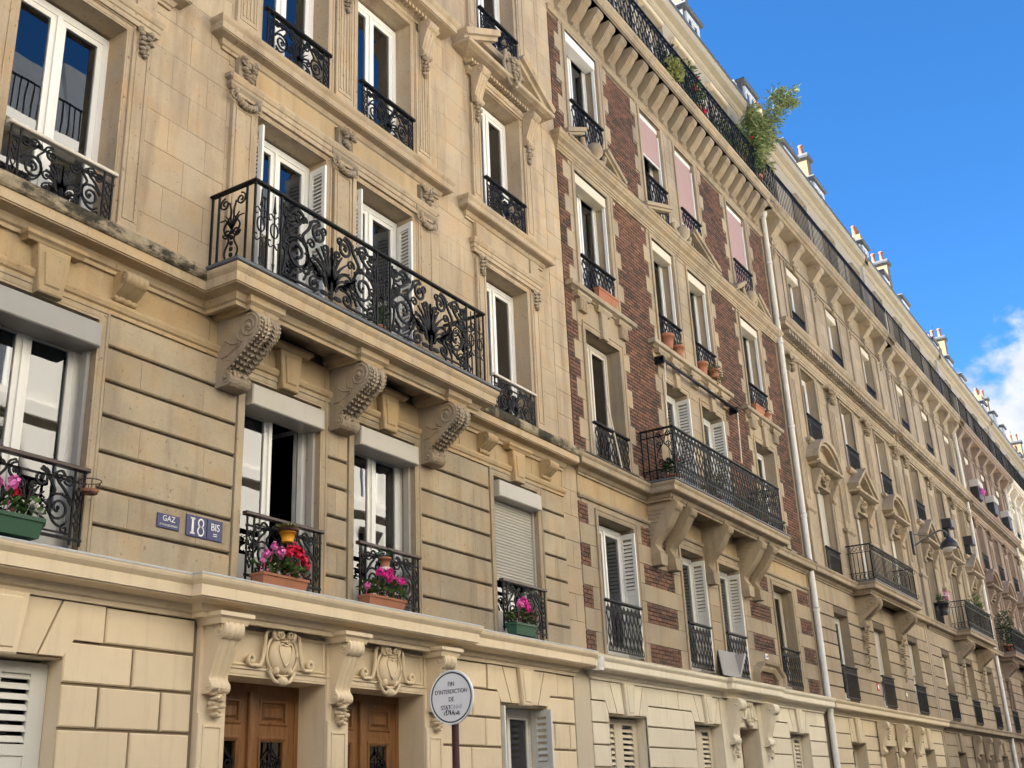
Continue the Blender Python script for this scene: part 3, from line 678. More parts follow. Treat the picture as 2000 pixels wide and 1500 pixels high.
# doors
def door_leaf(par, x0, x1, z1, y):
    m = MB(); f = .10
    m.box(x0, x0+f, y, y+.06, 0, z1).box(x1-f, x1, y, y+.06, 0, z1)
    for a, b in ((0, .22), (.78, .92), (2.47, 2.58), (z1-.07, z1)): m.box(x0+f, x1-f, y, y+.06, a, b)
    o = m.build('door_leaf', 'wood', par)
    for a, b in ((.22, .78), (2.58, z1-.07)):
        q = MB(); q.xz([(x0+f+.03, a+.03), (x0+f+.03, b-.03), (x1-f-.03, b-.03), (x1-f-.03, a+.03)], [(-.015, y+.04), (-.01, y+.0), (.0, y-.012), (.015, y-.01), (.03, y+.005), (.03, y+.04)], closed=True)
        q.cbox(x0+f, x1-f, y+.02, y+.05, a, b, .02); q.cbox(x0+f+.06, x1-f-.06, y-.006, y+.03, a+.06, b-.06, .03); q.build('door_panel', 'wood', o)
    MB().xz([(x0+f, .92), (x0+f, 2.47), (x1-f, 2.47), (x1-f, .92)], [(-.05, y+.05), (-.05, y+.01), (-.02, y-.012), (0, y-.012), (.01, y+.05)], closed=True).build('glazing_bead', 'wood', o)
    MB().box(x0+f, x1-f, y+.045, y+.05, .92, 2.47).build('pane', 'glass', o)
    g = MB(); xa, xb = x0+f+.05, x1-f-.05; cx = (xa+xb)/2
    g.bar([(cx, .95), (cx, 2.45)], .014, .012, y+.02)
    for z in (1.1, 1.45, 1.8, 2.2):
        for sg in (-1, 1):
            hw = (xb-xa)/2
            g.bar([(cx+sg*px, pz) for px, pz in spiral(hw*.5, z, hw*.42, R(90), 1.6)]+[(cx+sg*hw*.2, z+hw*.75), (cx, z+hw*1.0)], .013, .012, y+.02)
    for x in (xa-.03, xb+.03): g.bar([(x, .95), (x, 2.45)], .012, .012, y+.02)
    g.build('grille', 'iron', o)
    return o
for x0, x1 in ((8.28, 9.74), (10.10, 11.54)):
    c = (x0+x1)/2; fr = MB()
    y = .36; fr.box(x0, x0+.06, y, y+.10, 0, 3.0).box(x1-.06, x1, y, y+.10, 0, 3.0).box(x0+.06, x1-.06, y, y+.10, 2.92, 3.0)
    D = fr.build('entrance_door', 'wood', A)
    # leaves are pieces of the door
    a = door_leaf(D, x0+.06, c-.03, 2.92, y+.01); b = door_leaf(D, c+.03, x1-.06, 2.92, y+.01)
    MB().cbox(c-.045, c+.045, y-.035, y+.06, 0, 2.92, .012).build('astragal', 'wood', D)
    MB().blob((c+.10, y-.05, 1.12), (.025, .04, .025), 10, 6).build('door_knob', 'iron_brown', D, True)
    archi(A, x0, x1, 0, 3.0, .10, .03, 'cream_paint')
    m = MB(); m.xz([(x0+.02, 3.12), (x0+.02, 3.46), (x1-.02, 3.46), (x1-.02, 3.12)], [(-.02, .03), (-.02, -.012), (.0, -.03), (.02, -.012), (.02, .03)], closed=True); m.box(x0-.1, x1+.1, .0, .03, 3.08, 3.52); m.build('overdoor_panel', 'cream_paint', A)
    mask_cartouche(A, c, 3.25, 1.0, .54, 'cream_paint')
for x in (8.07, 9.92, 11.72):
    q = MB(); q.cbox(x-.17, x+.17, -.06, .03, 0, 2.62, .01); q.xz([(x-.11, .3), (x-.11, 2.5), (x+.11, 2.5), (x+.11, .3)], [(-.012, -.05), (-.008, -.072), (.008, -.072), (.012, -.05)], closed=True); q.box(x-.17, x+.17, -.03, .03, 2.62, 3.5)
    q.build('pilaster', 'cream_paint', A)
    k = console(A, x, .25, 3.5, 2.80, .30, .14, .105, .06, 'cream_paint', 3, y=-.03)
    q = MB(); carve(q, x, 2.86, .22, .28, -.06, .10, 5, 12); q.build('leaf_drop', 'cream_paint', k, True)
    MB().sweep([(x-.18, .02), (x-.18, -.30), (x+.18, -.30), (x+.18, .02)], [(-.02, 3.44), (.0, 3.44), (.02, 3.49), (.05, 3.51), (.05, 3.55), (-.02, 3.56)]).build('console_cap', 'cream_paint', k)
gp = [(AX0+.02, .02), (AX0+.02, 0), (7.80, 0), (7.80, -.13), (12.0, -.13), (12.0, 0), (15.36, 0), (15.36, .02)]
cornice(A, 0, 0, corn(3.50, 3.85, .30), 'cream_paint', path=gp)
MB().sweep(gp, [(-.02, 3.866), (.302, 3.852), (.306, 3.845), (.306, 3.862), (.27, 3.875), (-.02, 3.915)]).build('flashing', 'flashing', A)
# ---- first floor
z1 = [3.90, 4.21, 4.56, 4.905, 5.26, 5.605, 5.955, 6.29]
for a, b in ((3.97, 5.06), (6.54, 8.24), (9.72, 10.08), (11.56, 13.19), (14.67, 15.36)): courses(A, 'rusticated_stone', a, b, z1, 1.25, .030, .014, -.012, gx=.002, cx=.0012)
courses(A, 'limestone', 15.37, 15.86, [3.93+.42*i for i in range(32)], .6, .006, .002, gx=.004, stag=False)
cornice(A, AX0+.02, 15.36, [(-.02, 6.28), (.025, 6.28), (.025, 6.32), (.045, 6.335), (.06, 6.375), (.06, 6.40), (.02, 6.43), (-.02, 6.43)], 'ochre_stone', 'string_course')
courses(A, 'ochre_stone', AX0+.02, 15.36, [6.43, 6.72], .95, .005, .002)
courses(A, 'rusticated_stone', 3.97, 15.36, [6.18, 6.285], 2.2, .006, .002, y0=.004)
for i, c in enumerate(CA):
    archi(A, c-HW, c+HW, 3.9, 6.18, .115, .022, 'rusticated_stone')
    m = MB(); m.prism([(c-.13, 6.19), (c+.13, 6.19), (c+.18, 6.66), (c-.18, 6.66)], -.10, .03, .012); m.prism([(c-.09, 6.24), (c+.09, 6.24), (c+.125, 6.61), (c-.125, 6.61)], -.115, -.09, .03)
    m.build('keystone', 'ochre_stone', A)
    MB().mould(c-.19, c+.19, [(-.02, 6.655), (.10, 6.655), (.115, 6.68), (.14, 6.70), (.14, 6.735), (-.02, 6.74)]).build('keystone_cap', 'ochre_stone', A)
    wn = window(A, c-HW+.04, c+HW-.04, 3.96, 6.0, .20, 'white_frame', (1, .5, .45, 0)[i], open_right=(i == 1), mull=.045, fw=.055)
    if i < 2 or i == 2: pass
    bm = 'roller_grey' if i == 0 else 'roller_metal'
    b = MB(); b.cbox(c-HW+.02, c+HW-.02, -.10, .19, 5.87, 6.11, .012); rb = b.build('roller_box', bm, wn)
    MB().box(c-HW+.005, c-HW+.045, .06, .14, 3.96, 5.87).build('guide_rail', bm, wn); MB().box(c+HW-.045, c+HW-.005, .06, .14, 3.96, 5.87).build('guide_rail', bm, wn)
    guard(A, c-HW+.02, c+HW-.02, 3.98, 4.64, -.075, 'scroll', 'iron_brown')
    MB().box(c-HW+.10, c+HW-.10, .19, .26, 3.98, 4.30).build('window_panel', 'white_frame', wn)
    if i == 1: # open sash swung into the room
        s = MB(T=lambda x, y, z: (9.50-.10*x, .27+x, z)); s.box(0, .05, 0, .04, 4.05, 5.94).box(.43, .48, 0, .04, 4.05, 5.94).box(.05, .43, 0, .04, 4.05, 4.15).box(.05, .43, 0, .04, 5.88, 5.94); s.build('open_sash', 'white_frame', wn)
    if i == 3: # lowered roller shutter
        rs = MB().box(c-HW+.05, c+HW-.05, .085, .10, 4.70, 4.745).build('roller_shutter', 'roller_metal', A)
        z = 4.745
        me = bpy.data.meshes.new('slat'); w2 = HW-.05; q = MB(); q.rings([[(x, .0, 0), (x, -.009, .012), (x, -.011, .022), (x, -.008, .034), (x, 0, .042), (x, .008, .042), (x, .008, 0)] for x in (-w2, w2)], closed=True)
        me.from_pydata(q.v, [], q.f); me.materials.append(MT['roller_metal'])
        while z < 5.86: link('slat', me, rs, (c, .095, z)); z += .0445
for x in (4.93, 6.67, 13.06, 14.80): console(A, x, .26, 6.72, 6.43, .22, .07, .075, .03, 'ochre_stone', 3, 'bracket')
pb = [(AX0+.02, .02), (AX0+.02, 0), (7.74, 0), (7.74, -.45), (12.18, -.45), (12.18, 0), (15.34, 0), (15.34, .02)]
cornice(A, 0, 0, corn(6.70, 7.04, .27), 'balcony_stone', 'cornice', path=pb)
for a, b in ((AX0+.04, 7.46), (12.46, 15.34)): MB().mould(a, b, [(-.02, 6.955), (.250, 6.955), (.268, 6.975), (.276, 7.0), (.282, 7.04), (.278, 7.085), (.22, 7.11), (-.02, 7.14)]).build('weathered_coping', 'lichen_stone', A)
B_ = MB().box(7.73, 12.19, -.46, -.0, 6.84, 7.06).build('balcony', 'balcony_stone', A)
MB().sweep([(7.74, 0), (7.74, -.45), (12.18, -.45), (12.18, 0)], [(-.4, 7.062), (.275, 7.05), (.285, 7.06), (.285, 7.09), (.25, 7.10), (-.4, 7.11)]).build('balcony_edge', 'slate', B_)
for x in (8.08, 9.90, 11.69):
    console(A, x, .31, 6.70, 5.93, .63, .235, .17, .085, 'carved_stone', 3, 'corbel', True)
    MB().sweep([(x-.20, .02), (x-.20, -.52), (x+.20, -.52), (x+.20, .02)], [(-.3, 6.69), (0, 6.69), (.02, 6.73), (.06, 6.76), (.07, 6.83), (-.3, 6.845)]).build('corbel_cap', 'balcony_stone', A)
# balcony railing
m = MB(); YF = -.66; Z0, Z1 = 7.12, 8.12
for x in (7.74, 7.94, 8.15, 9.83, 10.09, 11.77, 11.98, 12.18): m.box(x-.011, x+.011, YF-.011, YF+.011, 7.09, Z1)
m.box(7.74, 12.18, YF-.008, YF+.008, 7.12, 7.145)
for x in (7.74, 12.18):
    for y in (-.02, -.12, -.54): m.box(x-.010, x+.010, y-.010, y+.010, 7.09, Z1)
    m.box(x-.008, x+.008, YF, 0, 7.12, 7.145)
rail = m.build('balcony_railing', 'iron', A)
h = MB(); h.sweep([(7.74, 0), (7.74, YF), (12.18, YF), (12.18, 0)], [(-.028, Z1), (.028, Z1), (.034, Z1+.016), (.02, Z1+.036), (-.02, Z1+.036), (-.034, Z1+.016)]); h.build('handrail', 'iron', rail)
for a, b in ((8.17, 9.81), (10.11, 11.75)):
    q = MB(); cartouche(q, a, b, Z0+.03, Z1-.02, YF, .026, .022, True); q.build('scroll_panel', 'iron', rail)
for x in (7.84, 8.045, 9.96, 11.875, 12.08):
    q = MB(); spear(q, x, Z0, Z1, YF); q.build('spear_bar', 'iron', rail)
for X in (7.74, 12.18):
    q = MB(T=lambda x, y, z, X=X: (X+y, x, z))
    cx = -.33
    for sg in (-1, 1):
        for (c0, c1, r, a) in ((.12, .86, .075, 90), (.12, .10, .07, -90), (.07, .48, .06, 0)): q.bar([(cx+sg*px, Z0+pz) for px, pz in spiral(c0, c1, r, R(a), 1.5)], .015, .015)
        q.bar([(cx+sg*px, Z0+pz) for px, pz in spline([(.05, .86), (.02, .7), (.12, .55), (.04, .40), (.10, .25), (.05, .12)], 5)], .016, .015)
        for k in range(3): q.bar([(cx, Z0+.52), (cx+sg*.04*(k+.5), Z0+.66), (cx+sg*.075*(k+.4), Z0+.76-.05*k)], .022, .012, 0, .008)
    for k in range(6): q.blob((cx, 0, Z0+.14+.07*k), (.03, .018, .03), 6, 4)
    q.build('side_panel', 'iron', rail)
# ---- second, third and fourth floors
zu = [7.12+.418*i for i in range(25)]; zu[-1] = 17.1
for a, b in ((3.97, 4.86), (6.76, 7.88), (12.10, 12.98), (14.90, 15.36)): courses(A, 'limestone', a, b, zu, .72, .0035, .0012, gx=.003)
for a, b in ((4.86, 6.76), (7.88, 12.10), (12.98, 14.90)):
    for z0, z2 in ((9.55, 10.46), (12.86, 13.72), (16.0, 17.1)): courses(A, 'limestone', a, b, [z0, (z0+z2)/2, z2], 1.0, .0035, .0012, gx=.003)
for z0, z2 in (L2, L3, L4):
    zz = [z0+(z2-z0)*i/6 for i in range(7)]
    for a, b in ((4.86, 5.19), (6.41, 6.76), (7.88, 8.37), (9.59, 10.21), (11.43, 12.10), (12.98, 13.32), (14.54, 14.90)): courses(A, 'limestone', a, b, zz, 1.2, .0035, .0012, gx=.003, stag=False)
for i, c in enumerate(CA):
    for z0, z2 in (L2, L3, L4): archi(A, c-HW, c+HW, z0, z2, .10, .028, 'limestone')
    window(A, c-HW+.03, c+HW-.03, 7.10, 9.52, .26, cur=(.35, .45, .4, .5)[i], mull=.06 if i == 0 else .045, fw=.06)
    window(A, c-HW+.03, c+HW-.03, 10.48, 12.83, .26, cur=(.5, 1, .5, .4)[i], fw=.07)
    window(A, c-HW+.03, c+HW-.03, 13.74, 15.98, .26, cur=(.5, .6, .5, 1)[i], fw=.07)
    if i in (0, 3): guard(A, c-HW+.02, c+HW-.02, 7.13, 7.72, -.07, 'scroll', 'old_frame')
    guard(A, c-HW+.02, c+HW-.02, 10.50, 11.10, -.07); guard(A, c-HW+.02, c+HW-.02, 13.80, 14.42, -.07)
def panelled(x0, x1, z0, z2, nm='pilaster', flutes=0):
    m = MB(); m.cbox(x0, x1, -.055, .03, z0, z2, .006); m.cbox(x0-.03, x1+.03, -.085, .03, z0, z0+.14, .01)
    m.xz([(x0+.05, z0+.24), (x0+.05, z2-.06), (x1-.05, z2-.06), (x1-.05, z0+.24)], [(-.010, -.05), (-.008, -.066), (.008, -.066), (.012, -.05)], closed=True)
    for k in range(flutes): x = x0+.09+(x1-x0-.18)*k/max(1, flutes-1); m.box(x-.012, x+.012, -.068, -.05, z0+.3, z2-.12)
    return m.build(nm, 'limestone', A)
def carved_cap(x, w, z2, seed):
    """garlanded bracket with a leafy console above it"""
    m = MB(); m.mould(x-w/2, x+w/2, [(-.02, z2+.28), (.05, z2+.28), (.06, z2+.31), (.10, z2+.33), (.10, z2+.38), (-.02, z2+.39)])
    m.cbox(x-w*.36, x+w*.36, -.08, .03, z2+.38, z2+.68, .01); m.mould(x-w*.46, x+w*.46, [(-.02, z2+.20), (.06, z2+.20), (.09, z2+.24), (.09, z2+.28), (-.02, z2+.28)])
    o = m.build('capital', 'carved_stone', A)
    q = MB(); carve(q, x, z2+.64, w*.72, .26, -.08, .08, seed)
    for k in range(9):
        u = k/8; q.blob((x-w*.5+w*u, -.10, z2+.10-.07*math.sin(math.pi*u)+(.05 if k in (0, 8) else 0)), (w*.085, .05, .05), 7, 4, .2)
    for sg in (-1, 1): q.tube([(x+sg*(w*.52+px), -.09, pz) for px, pz in spiral(0, z2+.10, .06, R(80), 1.3)], .014, 5)
    q.build('garland', 'carved_stone', o, True)
for k, x in enumerate((8.10, 9.90, 11.70)):
    panelled(x-.17, x+.17, 7.10, 9.50); carved_cap(x, .36, 9.46, 20+k)
    panelled(x-.18, x+.18, 10.46, 12.80, flutes=4)
    kc = console(A, x, .22, 12.98, 12.36, .24, .12, .085, .05, 'limestone', 3, y=-.05); q = MB(); carve(q, x, 12.40, .16, .36, -.07, .07, 33+k, 12); q.build('leaf_drop', 'carved_stone', kc, True)
for c in (CA[0], CA[3]):
    for sg in (-1, 1):
        x = c+sg*.80
        panelled(x-.12, x+.12, 7.10, 9.55); q = MB(); carve(q, x, 9.62, .20, .34, -.06, .06, 41, 12); q.build('carving', 'carved_stone', A, True)
        panelled(x-.12, x+.12, 10.46, 12.35); panelled(x-.12, x+.12, 13.72, 16.0)
        kc = console(A, x, .22, 13.02, 12.36, .26, .12, .09, .05, 'limestone', 3, y=-.05); q = MB(); carve(q, x, 12.40, .16, .36, -.07, .07, 37, 12); q.build('leaf_drop', 'carved_stone', kc, True)
    cornice(A, c-.93, c+.93, [(-.02, 9.64), (.06, 9.64), (.06, 9.70), (.075, 9.71), (.075, 9.77), (.09, 9.78), (.11, 9.83), (.11, 9.86), (-.02, 9.87)], 'limestone', 'architrave_band')
    MB().cbox(c-.90, c+.90, -.045, .03, 9.87, 10.16, .006).build('frieze', 'limestone', A)
    for sg in (-1, 1): MB().cbox(c+sg*.80-.13, c+sg*.80+.13, -.075, .03, 9.87, 10.16, .006).build('frieze_block', 'limestone', A)
    cornice(A, c-1.12, c+1.12, corn(10.15, 10.44, .22), 'limestone', 'sill_cornice')
    # broken pediment with cartouche
    cornice(A, c-.93, c+.93, [(-.02, 12.88), (.05, 12.88), (.05, 12.93), (.07, 12.94), (.09, 13.0), (-.02, 13.0)], 'limestone', 'architrave_band')
    pediment(A, c-1.36, c+1.36, 13.24, .78, .34, 'limestone', 'tri', .34)
    d = MB()
    for k in range(26): x = c-1.02+2.04*k/25; d.box(x-.022, x+.022, -.17, -.03, 13.03, 13.09)
    d.build('dentil_band', 'limestone', A)
    q = MB(); q.blob((c, -.24, 13.42), (.17, .13, .26), 10, 7, .05)
    for sg in (-1, 1):
        q.tube([(c+sg*px, -.30, pz) for px, pz in spiral(.12, 13.62, .11, R(60), 1.6)], .032, 6)
        q.tube([(c+sg*px, -.30, pz) for px, pz in spline([(.20, 13.6), (.26, 13.42), (.18, 13.2), (.05, 13.08)], 5)], .035, 6, .025)
    carve(q, c, 13.58, .24, .44, -.33, .07, 51); q.build('cartouche', 'carved_stone', A, True)
    MB().cbox(c-.80, c+.80, -.16, .03, 13.62, 13.76, .01).build('sill', 'limestone', A)
cornice(A, 7.96, 11.84, [(-.02, 9.62), (.06, 9.62), (.06, 9.68), (.075, 9.69), (.075, 9.75), (.09, 9.76), (.11, 9.81), (.11, 9.84), (-.02, 9.85)], 'limestone', 'architrave_band')
for a, b in ((8.28, 9.72), (10.08, 11.52)): MB().cbox(a, b, -.045, .03, 9.86, 10.14, .006).build('frieze', 'ochre_stone', A)
cornice(A, 7.76, 12.04, corn(10.13, 10.44, .22), 'limestone', 'sill_cornice')
cornice(A, 7.80, 12.0, corn(12.98, 13.30, .34), 'limestone', 'cornice'); d = MB()
for k in range(52): x = 7.84+4.12*k/51; d.box(x-.022, x+.022, -.17, -.03, 13.03, 13.09)
d.build('dentil_band', 'limestone', A)
MB().prism([(8.0, 13.30), (11.8, 13.30), (9.9, 13.95)], -.10, .03).build('pediment', 'limestone', A)
cornice(A, AX0+.02, AX1-.02, corn(16.6, 17.12, .55), 'limestone', 'roof_cornice')
cornice(A, AX0+.02, AX1-.02, corn(20.1, 20.45, .25), 'attic_render', 'attic_cornice', y=.15)
# shutters of the balcony windows
for x, a in ((9.57, -96), (8.39, -84), (10.23, -82), (11.41, -100)): louvre_shutter(A, x, .24, 7.12, 9.45, .29, R(a), 'shutter_paint', 0, .055)
# ================================================================ brick house
Bk = thing('brick_house', 'red brick and stone house with toothed stone window surrounds and row of scrolled roof brackets', 'building', (15.87, 0, 0))
BX0, BX1 = 15.88, 27.64
CB = [(16.53, 17.85), (19.85, 20.93), (21.70, 22.80), (24.87, 26.12)]; SB = 'brick_house_stone'
F1, F2, F3, F4, F5 = (3.93, 6.20), (7.12, 9.60), (10.33, 12.86), (13.45, 16.08), (17.3, 19.5)
gwB = [(16.44, 17.80, .95, 3.0), (19.75, 20.98, .95, 3.0), (24.83, 26.14, .95, 3.0), (21.86, 22.92, 0, 3.0, .45)]
wall(Bk, 'ground_floor_wall', 'groove', BX0, BX1, 0, 3.6, gwB, rmat='ivory_paint')
wall(Bk, 'brick_wall', 'mortar', BX0, BX1, 3.6, 17.1, [(a, b, *f) for a, b in CB for f in (F1, F2, F3, F4)], y=.022, rmat=SB)
wall(Bk, 'attic_wall', 'attic_render', BX0, BX1, 17.1, 20.4, [(c-.5, c+.5, *F5) for c in (17.2, 19.4, 21.3, 23.2, 25.5)], y=.15)
interior(Bk, BX0, BX1, [3.7, 7.0, 10.2, 13.3, 17.0, 20.3]); shell(Bk, BX0, BX1, 20.4, 'plaster_white'); roof(Bk, BX0, BX1, 20.4, [18.2, 21.6, 25.2])
zb = [0, .26, .585, .91, 1.235, 1.56, 1.885, 2.21, 2.535, 2.86, 3.19]
for a, b in ((15.90, 16.44), (17.80, 19.75), (23.62, 24.83), (26.14, 27.36)): courses(Bk, 'ivory_paint', a, b, zb, 6, .022, .010, gx=.0, stag=False)
for a, b in ((16.44, 17.80), (19.75, 20.98), (24.83, 26.14)):
    courses(Bk, 'ivory_paint', a, b, [0, .26, .585, .95], 6, .022, .010, stag=False)
    flat_arch(Bk, a, b, 3.02, 3.5, 3.19, max(a-.62, 15.9), min(b+.62, 27.36) if abs(b-20.98) > .1 else 20.985, 'ivory_paint')
    window(Bk, a, b, .98, 2.99, .30, 'white_frame', 0)
for a in (16.46, 17.12): louvre_shutter(Bk, a, .20, .99, 2.97, .66, 0, 'cream_shutter', .5, .085, f=.14)
for a in (19.77, 20.37, 24.85, 25.5): louvre_shutter(Bk, a, .20, .99, 2.97, .60, 0, 'cream_shutter', .5, .085, False, f=.14)
for a, b in ((18.43, 19.12), (23.61, 24.20), (26.77, 27.36)): MB().cbox(a, b, 0, .035, 3.20, 3.5, .008).build('stone', 'ivory_paint', Bk)
MB().cbox(20.99, 21.85, -.03, .03, 0, 3.5, .01).build('door_pier', 'ivory_paint', Bk); MB().cbox(22.93, 23.6, -.03, .03, 0, 3.5, .01).build('door_pier', 'ivory_paint', Bk)
MB().cbox(21.85, 22.93, -.0, .03, 3.0, 3.5, .01).build('overdoor_panel', 'ivory_paint', Bk); mask_cartouche(Bk, 22.39, 3.27, .80, .44, 'ivory_paint')
for x in (21.42, 23.27):
    k = console(Bk, x, .30, 3.5, 2.66, .32, .14, .12, .07, 'ivory_paint', 3, y=-.03); q = MB(); carve(q, x, 2.72, .2, .3, -.08, .08, 5, 10); q.build('leaf_drop', 'ivory_paint', k, True)
dr = MB().box(21.87, 21.95, .36, .46, 0, 2.98).box(22.83, 22.91, .36, .46, 0, 2.98).box(21.95, 22.83, .36, .46, 2.88, 2.98).build('entrance_door', 'wood', Bk)
door_leaf(dr, 21.95, 22.38, 2.88, .37); door_leaf(dr, 22.40, 22.83, 2.88, .37)
gp = [(BX0+.02, .02), (BX0+.02, 0), (21.15, 0), (21.15, -.10), (23.5, -.10), (23.5, 0), (27.34, 0), (27.34, .02)]
cornice(Bk, 0, 0, corn(3.50, 3.83, .28), 'ivory_paint', path=gp)
MB().sweep(gp, [(-.02, 3.842), (.282, 3.832), (.286, 3.845), (-.02, 3.90)]).build('flashing', 'ivory_paint', Bk)
MB().lathe([(.13, 0), (.15, .06), (.15, .22), (.11, .26)], (15.82, -.14, 3.60), 12).build('rainwater_head', 'pipe_paint', Bk, True)
# ---- bricks
CH, BLN = .072, .232
single = []; mass = MB()
def bricks(x0, x1, z0, z2, one, lo=None, hi=None):
    k = 0; z = z0
    while z+CH*.6 < z2:
        a = lo(z+CH/2) if lo else x0; b = hi(z+CH/2) if hi else x1
        x = a-(BLN*.5 if k % 2 else 0)
        while x < b-.02:
            p, q = max(x, a), min(x+BLN-.016, b)
            if q-p > .03:
                pr = rnd.uniform(-.002, .003)
                if one and len(single) < 300: single.append((p, q, z, pr))
                else:
                    mass.add([(p, pr, z), (q, pr, z), (q, pr, z+CH-.015), (p, pr, z+CH-.015), (p, .03, z), (q, .03, z), (q, .03, z+CH-.015), (p, .03, z+CH-.015)], [(0, 1, 2, 3), (0, 4, 5, 1), (3, 2, 6, 7), (1, 5, 6, 2), (0, 3, 7, 4)])
            x += BLN
        z += CH; k += 1
rowsB = [(3.89, 4.25), (4.61, 4.97), (5.285, 5.645), (5.99, 6.37)]
for x0, x1 in ((18.18, 19.45), (15.89, 16.19), (23.30, 24.56), (26.56, 27.40)):
    for z0, z2 in rowsB: bricks(x0, x1, z0, z2, True)
TH = CH*5
def tooth(z, ph=0): return int((z-7.12)/TH+100+ph) % 2
zones = [(None, 16.53, BX0+.01, 0), (17.85, 19.85, None, 0), (22.80, 24.87, None, 0), (26.12, None, 27.42, 0)]
def edgeR(xo, ph=0): return lambda z: xo-(.43 if tooth(z, ph) else .25)
def edgeL(xo, ph=0): return lambda z: xo+(.25 if tooth(z, ph) else .43)
for z0, z2 in ((7.12, 12.95), (13.28, 16.12)):
    bricks(BX0+.01, 0, z0, z2, True, None, edgeR(16.53))
    bricks(0, 0, z0, z2, False, edgeL(17.85), edgeR(19.85, 1))
    bricks(0, 0, z0, z2, False, edgeL(22.80), edgeR(24.87, 1))
    bricks(0, 27.42, z0, z2, False, edgeL(26.12), None)
for p, q, z, pr in single:
    MB().cbox(p, q, pr, .03, z, z+CH-.015, .003).build('brick', 'brick', Bk)
mw = mass.build('brickwork', 'brick', Bk); mw['kind'] = 'stuff'
# ---- stone of the first floor
for z0, z2 in zip([3.89, 4.25, 4.61, 4.97, 5.285, 5.645, 5.99], [4.25, 4.61, 4.97, 5.285, 5.645, 5.99, 6.40]):
    br = any(abs(z0-r[0]) < .01 for r in rowsB)
    for a, b, p, q in ((15.89, 16.42, 15.89, 16.19), (17.96, 19.74, 18.18, 19.45), (22.91, 24.76, 23.30, 24.56), (26.23, 27.42, 26.56, 27.40)):
        if br:
            if p-a > .03: MB().cbox(a, p-.006, 0, .03, z0+.003, z2-.003, .003).build('stone', SB, Bk)
            if b-q > .04: MB().cbox(q+.006, b, 0, .03, z0+.003, z2-.003, .003).build('stone', SB, Bk)
        else: MB().cbox(a, b, 0, .03, z0+.003, z2-.003, .003).build('stone', SB, Bk)
    MB().cbox(21.05, 21.58, 0, .03, z0+.003, z2-.003, .003).build('stone', SB, Bk)
for a, b in CB: archi(Bk, a, b, 3.86, 6.20, .11, .022, SB)
courses(Bk, SB, 16.0, 27.40, [6.31, 6.42], 2.5, .005, .002)
cornice(Bk, BX0+.02, 27.40, [(-.02, 6.40), (.03, 6.40), (.05, 6.43), (.05, 6.46), (-.02, 6.47)], SB, 'string_course')
courses(Bk, 'ochre_stone', BX0+.01, 27.42, [6.47, 6.80], 1.3, .005, .002)
pb = [(BX0+.02, .02), (BX0+.02, 0), (18.47, 0), (18.47, -.47), (24.10, -.47), (24.10, 0), (27.40, 0), (27.40, .02)]
cornice(Bk, 0, 0, corn(6.78, 7.07, .26), SB, path=pb)
for a, b in ((BX0+.04, 18.2), (24.36, 27.40)): MB().mould(a, b, [(-.02, 7.065), (.255, 7.06), (.27, 7.07), (.265, 7.10), (-.02, 7.14)]).build('weathered_coping', 'lichen_stone', Bk)
sl = MB().box(18.46, 24.11, -.48, 0, 6.90, 7.085).build('balcony', SB, Bk)
MB().sweep([(18.47, 0), (18.47, -.47), (24.10, -.47), (24.10, 0)], [(-.4, 7.09), (.262, 7.075), (.275, 7.085), (.27, 7.11), (-.4, 7.12)]).build('balcony_edge', 'zinc', sl)
for x in (18.66, 19.30, 21.10, 22.98, 23.62):
    k = console(Bk, x, .26, 6.80, 5.86, .60, .17, .10, .05, SB, 4, 'corbel', volute=False, rd=.16)
    f = MB(); f.prism([(x-.12, 5.66), (x+.12, 5.66), (x+.15, 5.78), (x+.15, 5.88), (x-.15, 5.88), (x-.15, 5.78)], -.19, .02); f.build('corbel_foot', SB, k)
    f = MB()
    for i in range(8):
        z = 6.14+i*.072; d = .05+.34*max(0, (z-6.1)/.66)**1.2; f.box(x-.144, x+.144, -d, 0, z, z+.04)
    f.build('fluting', SB, k)
    MB().sweep([(x-.15, .02), (x-.15, -.52), (x+.15, -.52), (x+.15, .02)], [(-.2, 6.78), (0, 6.78), (.03, 6.83), (.04, 6.905), (-.2, 6.91)]).build('corbel_cap', SB, k)
m = MB(); YF = -.66; Z0, Z1 = 7.13, 8.13
for x in (18.47, 19.9, 21.3, 22.7, 24.10): m.box(x-.011, x+.011, YF-.011, YF+.011, 7.1, Z1)
for zz in (7.15, 7.36, 8.0): m.box(18.47, 24.10, YF-.007, YF+.007, zz, zz+.018)
for x in (18.47, 24.10):
    for y in (-.02, -.14, -.28): m.box(x-.010, x+.010, y-.010, y+.010, 7.1, Z1)
    for zz in (7.15, 7.36, 8.0): m.box(x-.007, x+.007, YF, 0, zz, zz+.018)
rail = m.build('balcony_railing', 'iron', Bk)
MB().sweep([(18.47, 0), (18.47, YF), (24.10, YF), (24.10, 0)], [(-.026, Z1), (.026, Z1), (.026, Z1+.03), (-.026, Z1+.03)]).build('handrail', 'iron', rail)
for a, b in ((18.48, 19.89), (19.91, 21.29), (21.31, 22.69), (22.71, 24.09)):
    q = MB(); lattice(q, a, b, 7.37, 8.12, YF, .155, .014); n = 13
    for i in range(n):
        x = a+(b-a)*(i+.5)/n; s_ = (b-a)/n*.42; q.bar([(x-s_, 7.17), (x-s_, 7.35), (x+s_, 7.35), (x+s_, 7.22), (x-s_*.2, 7.22), (x-s_*.2, 7.29)], .013, .012, YF)
    q.build('lattice_panel', 'iron', rail)
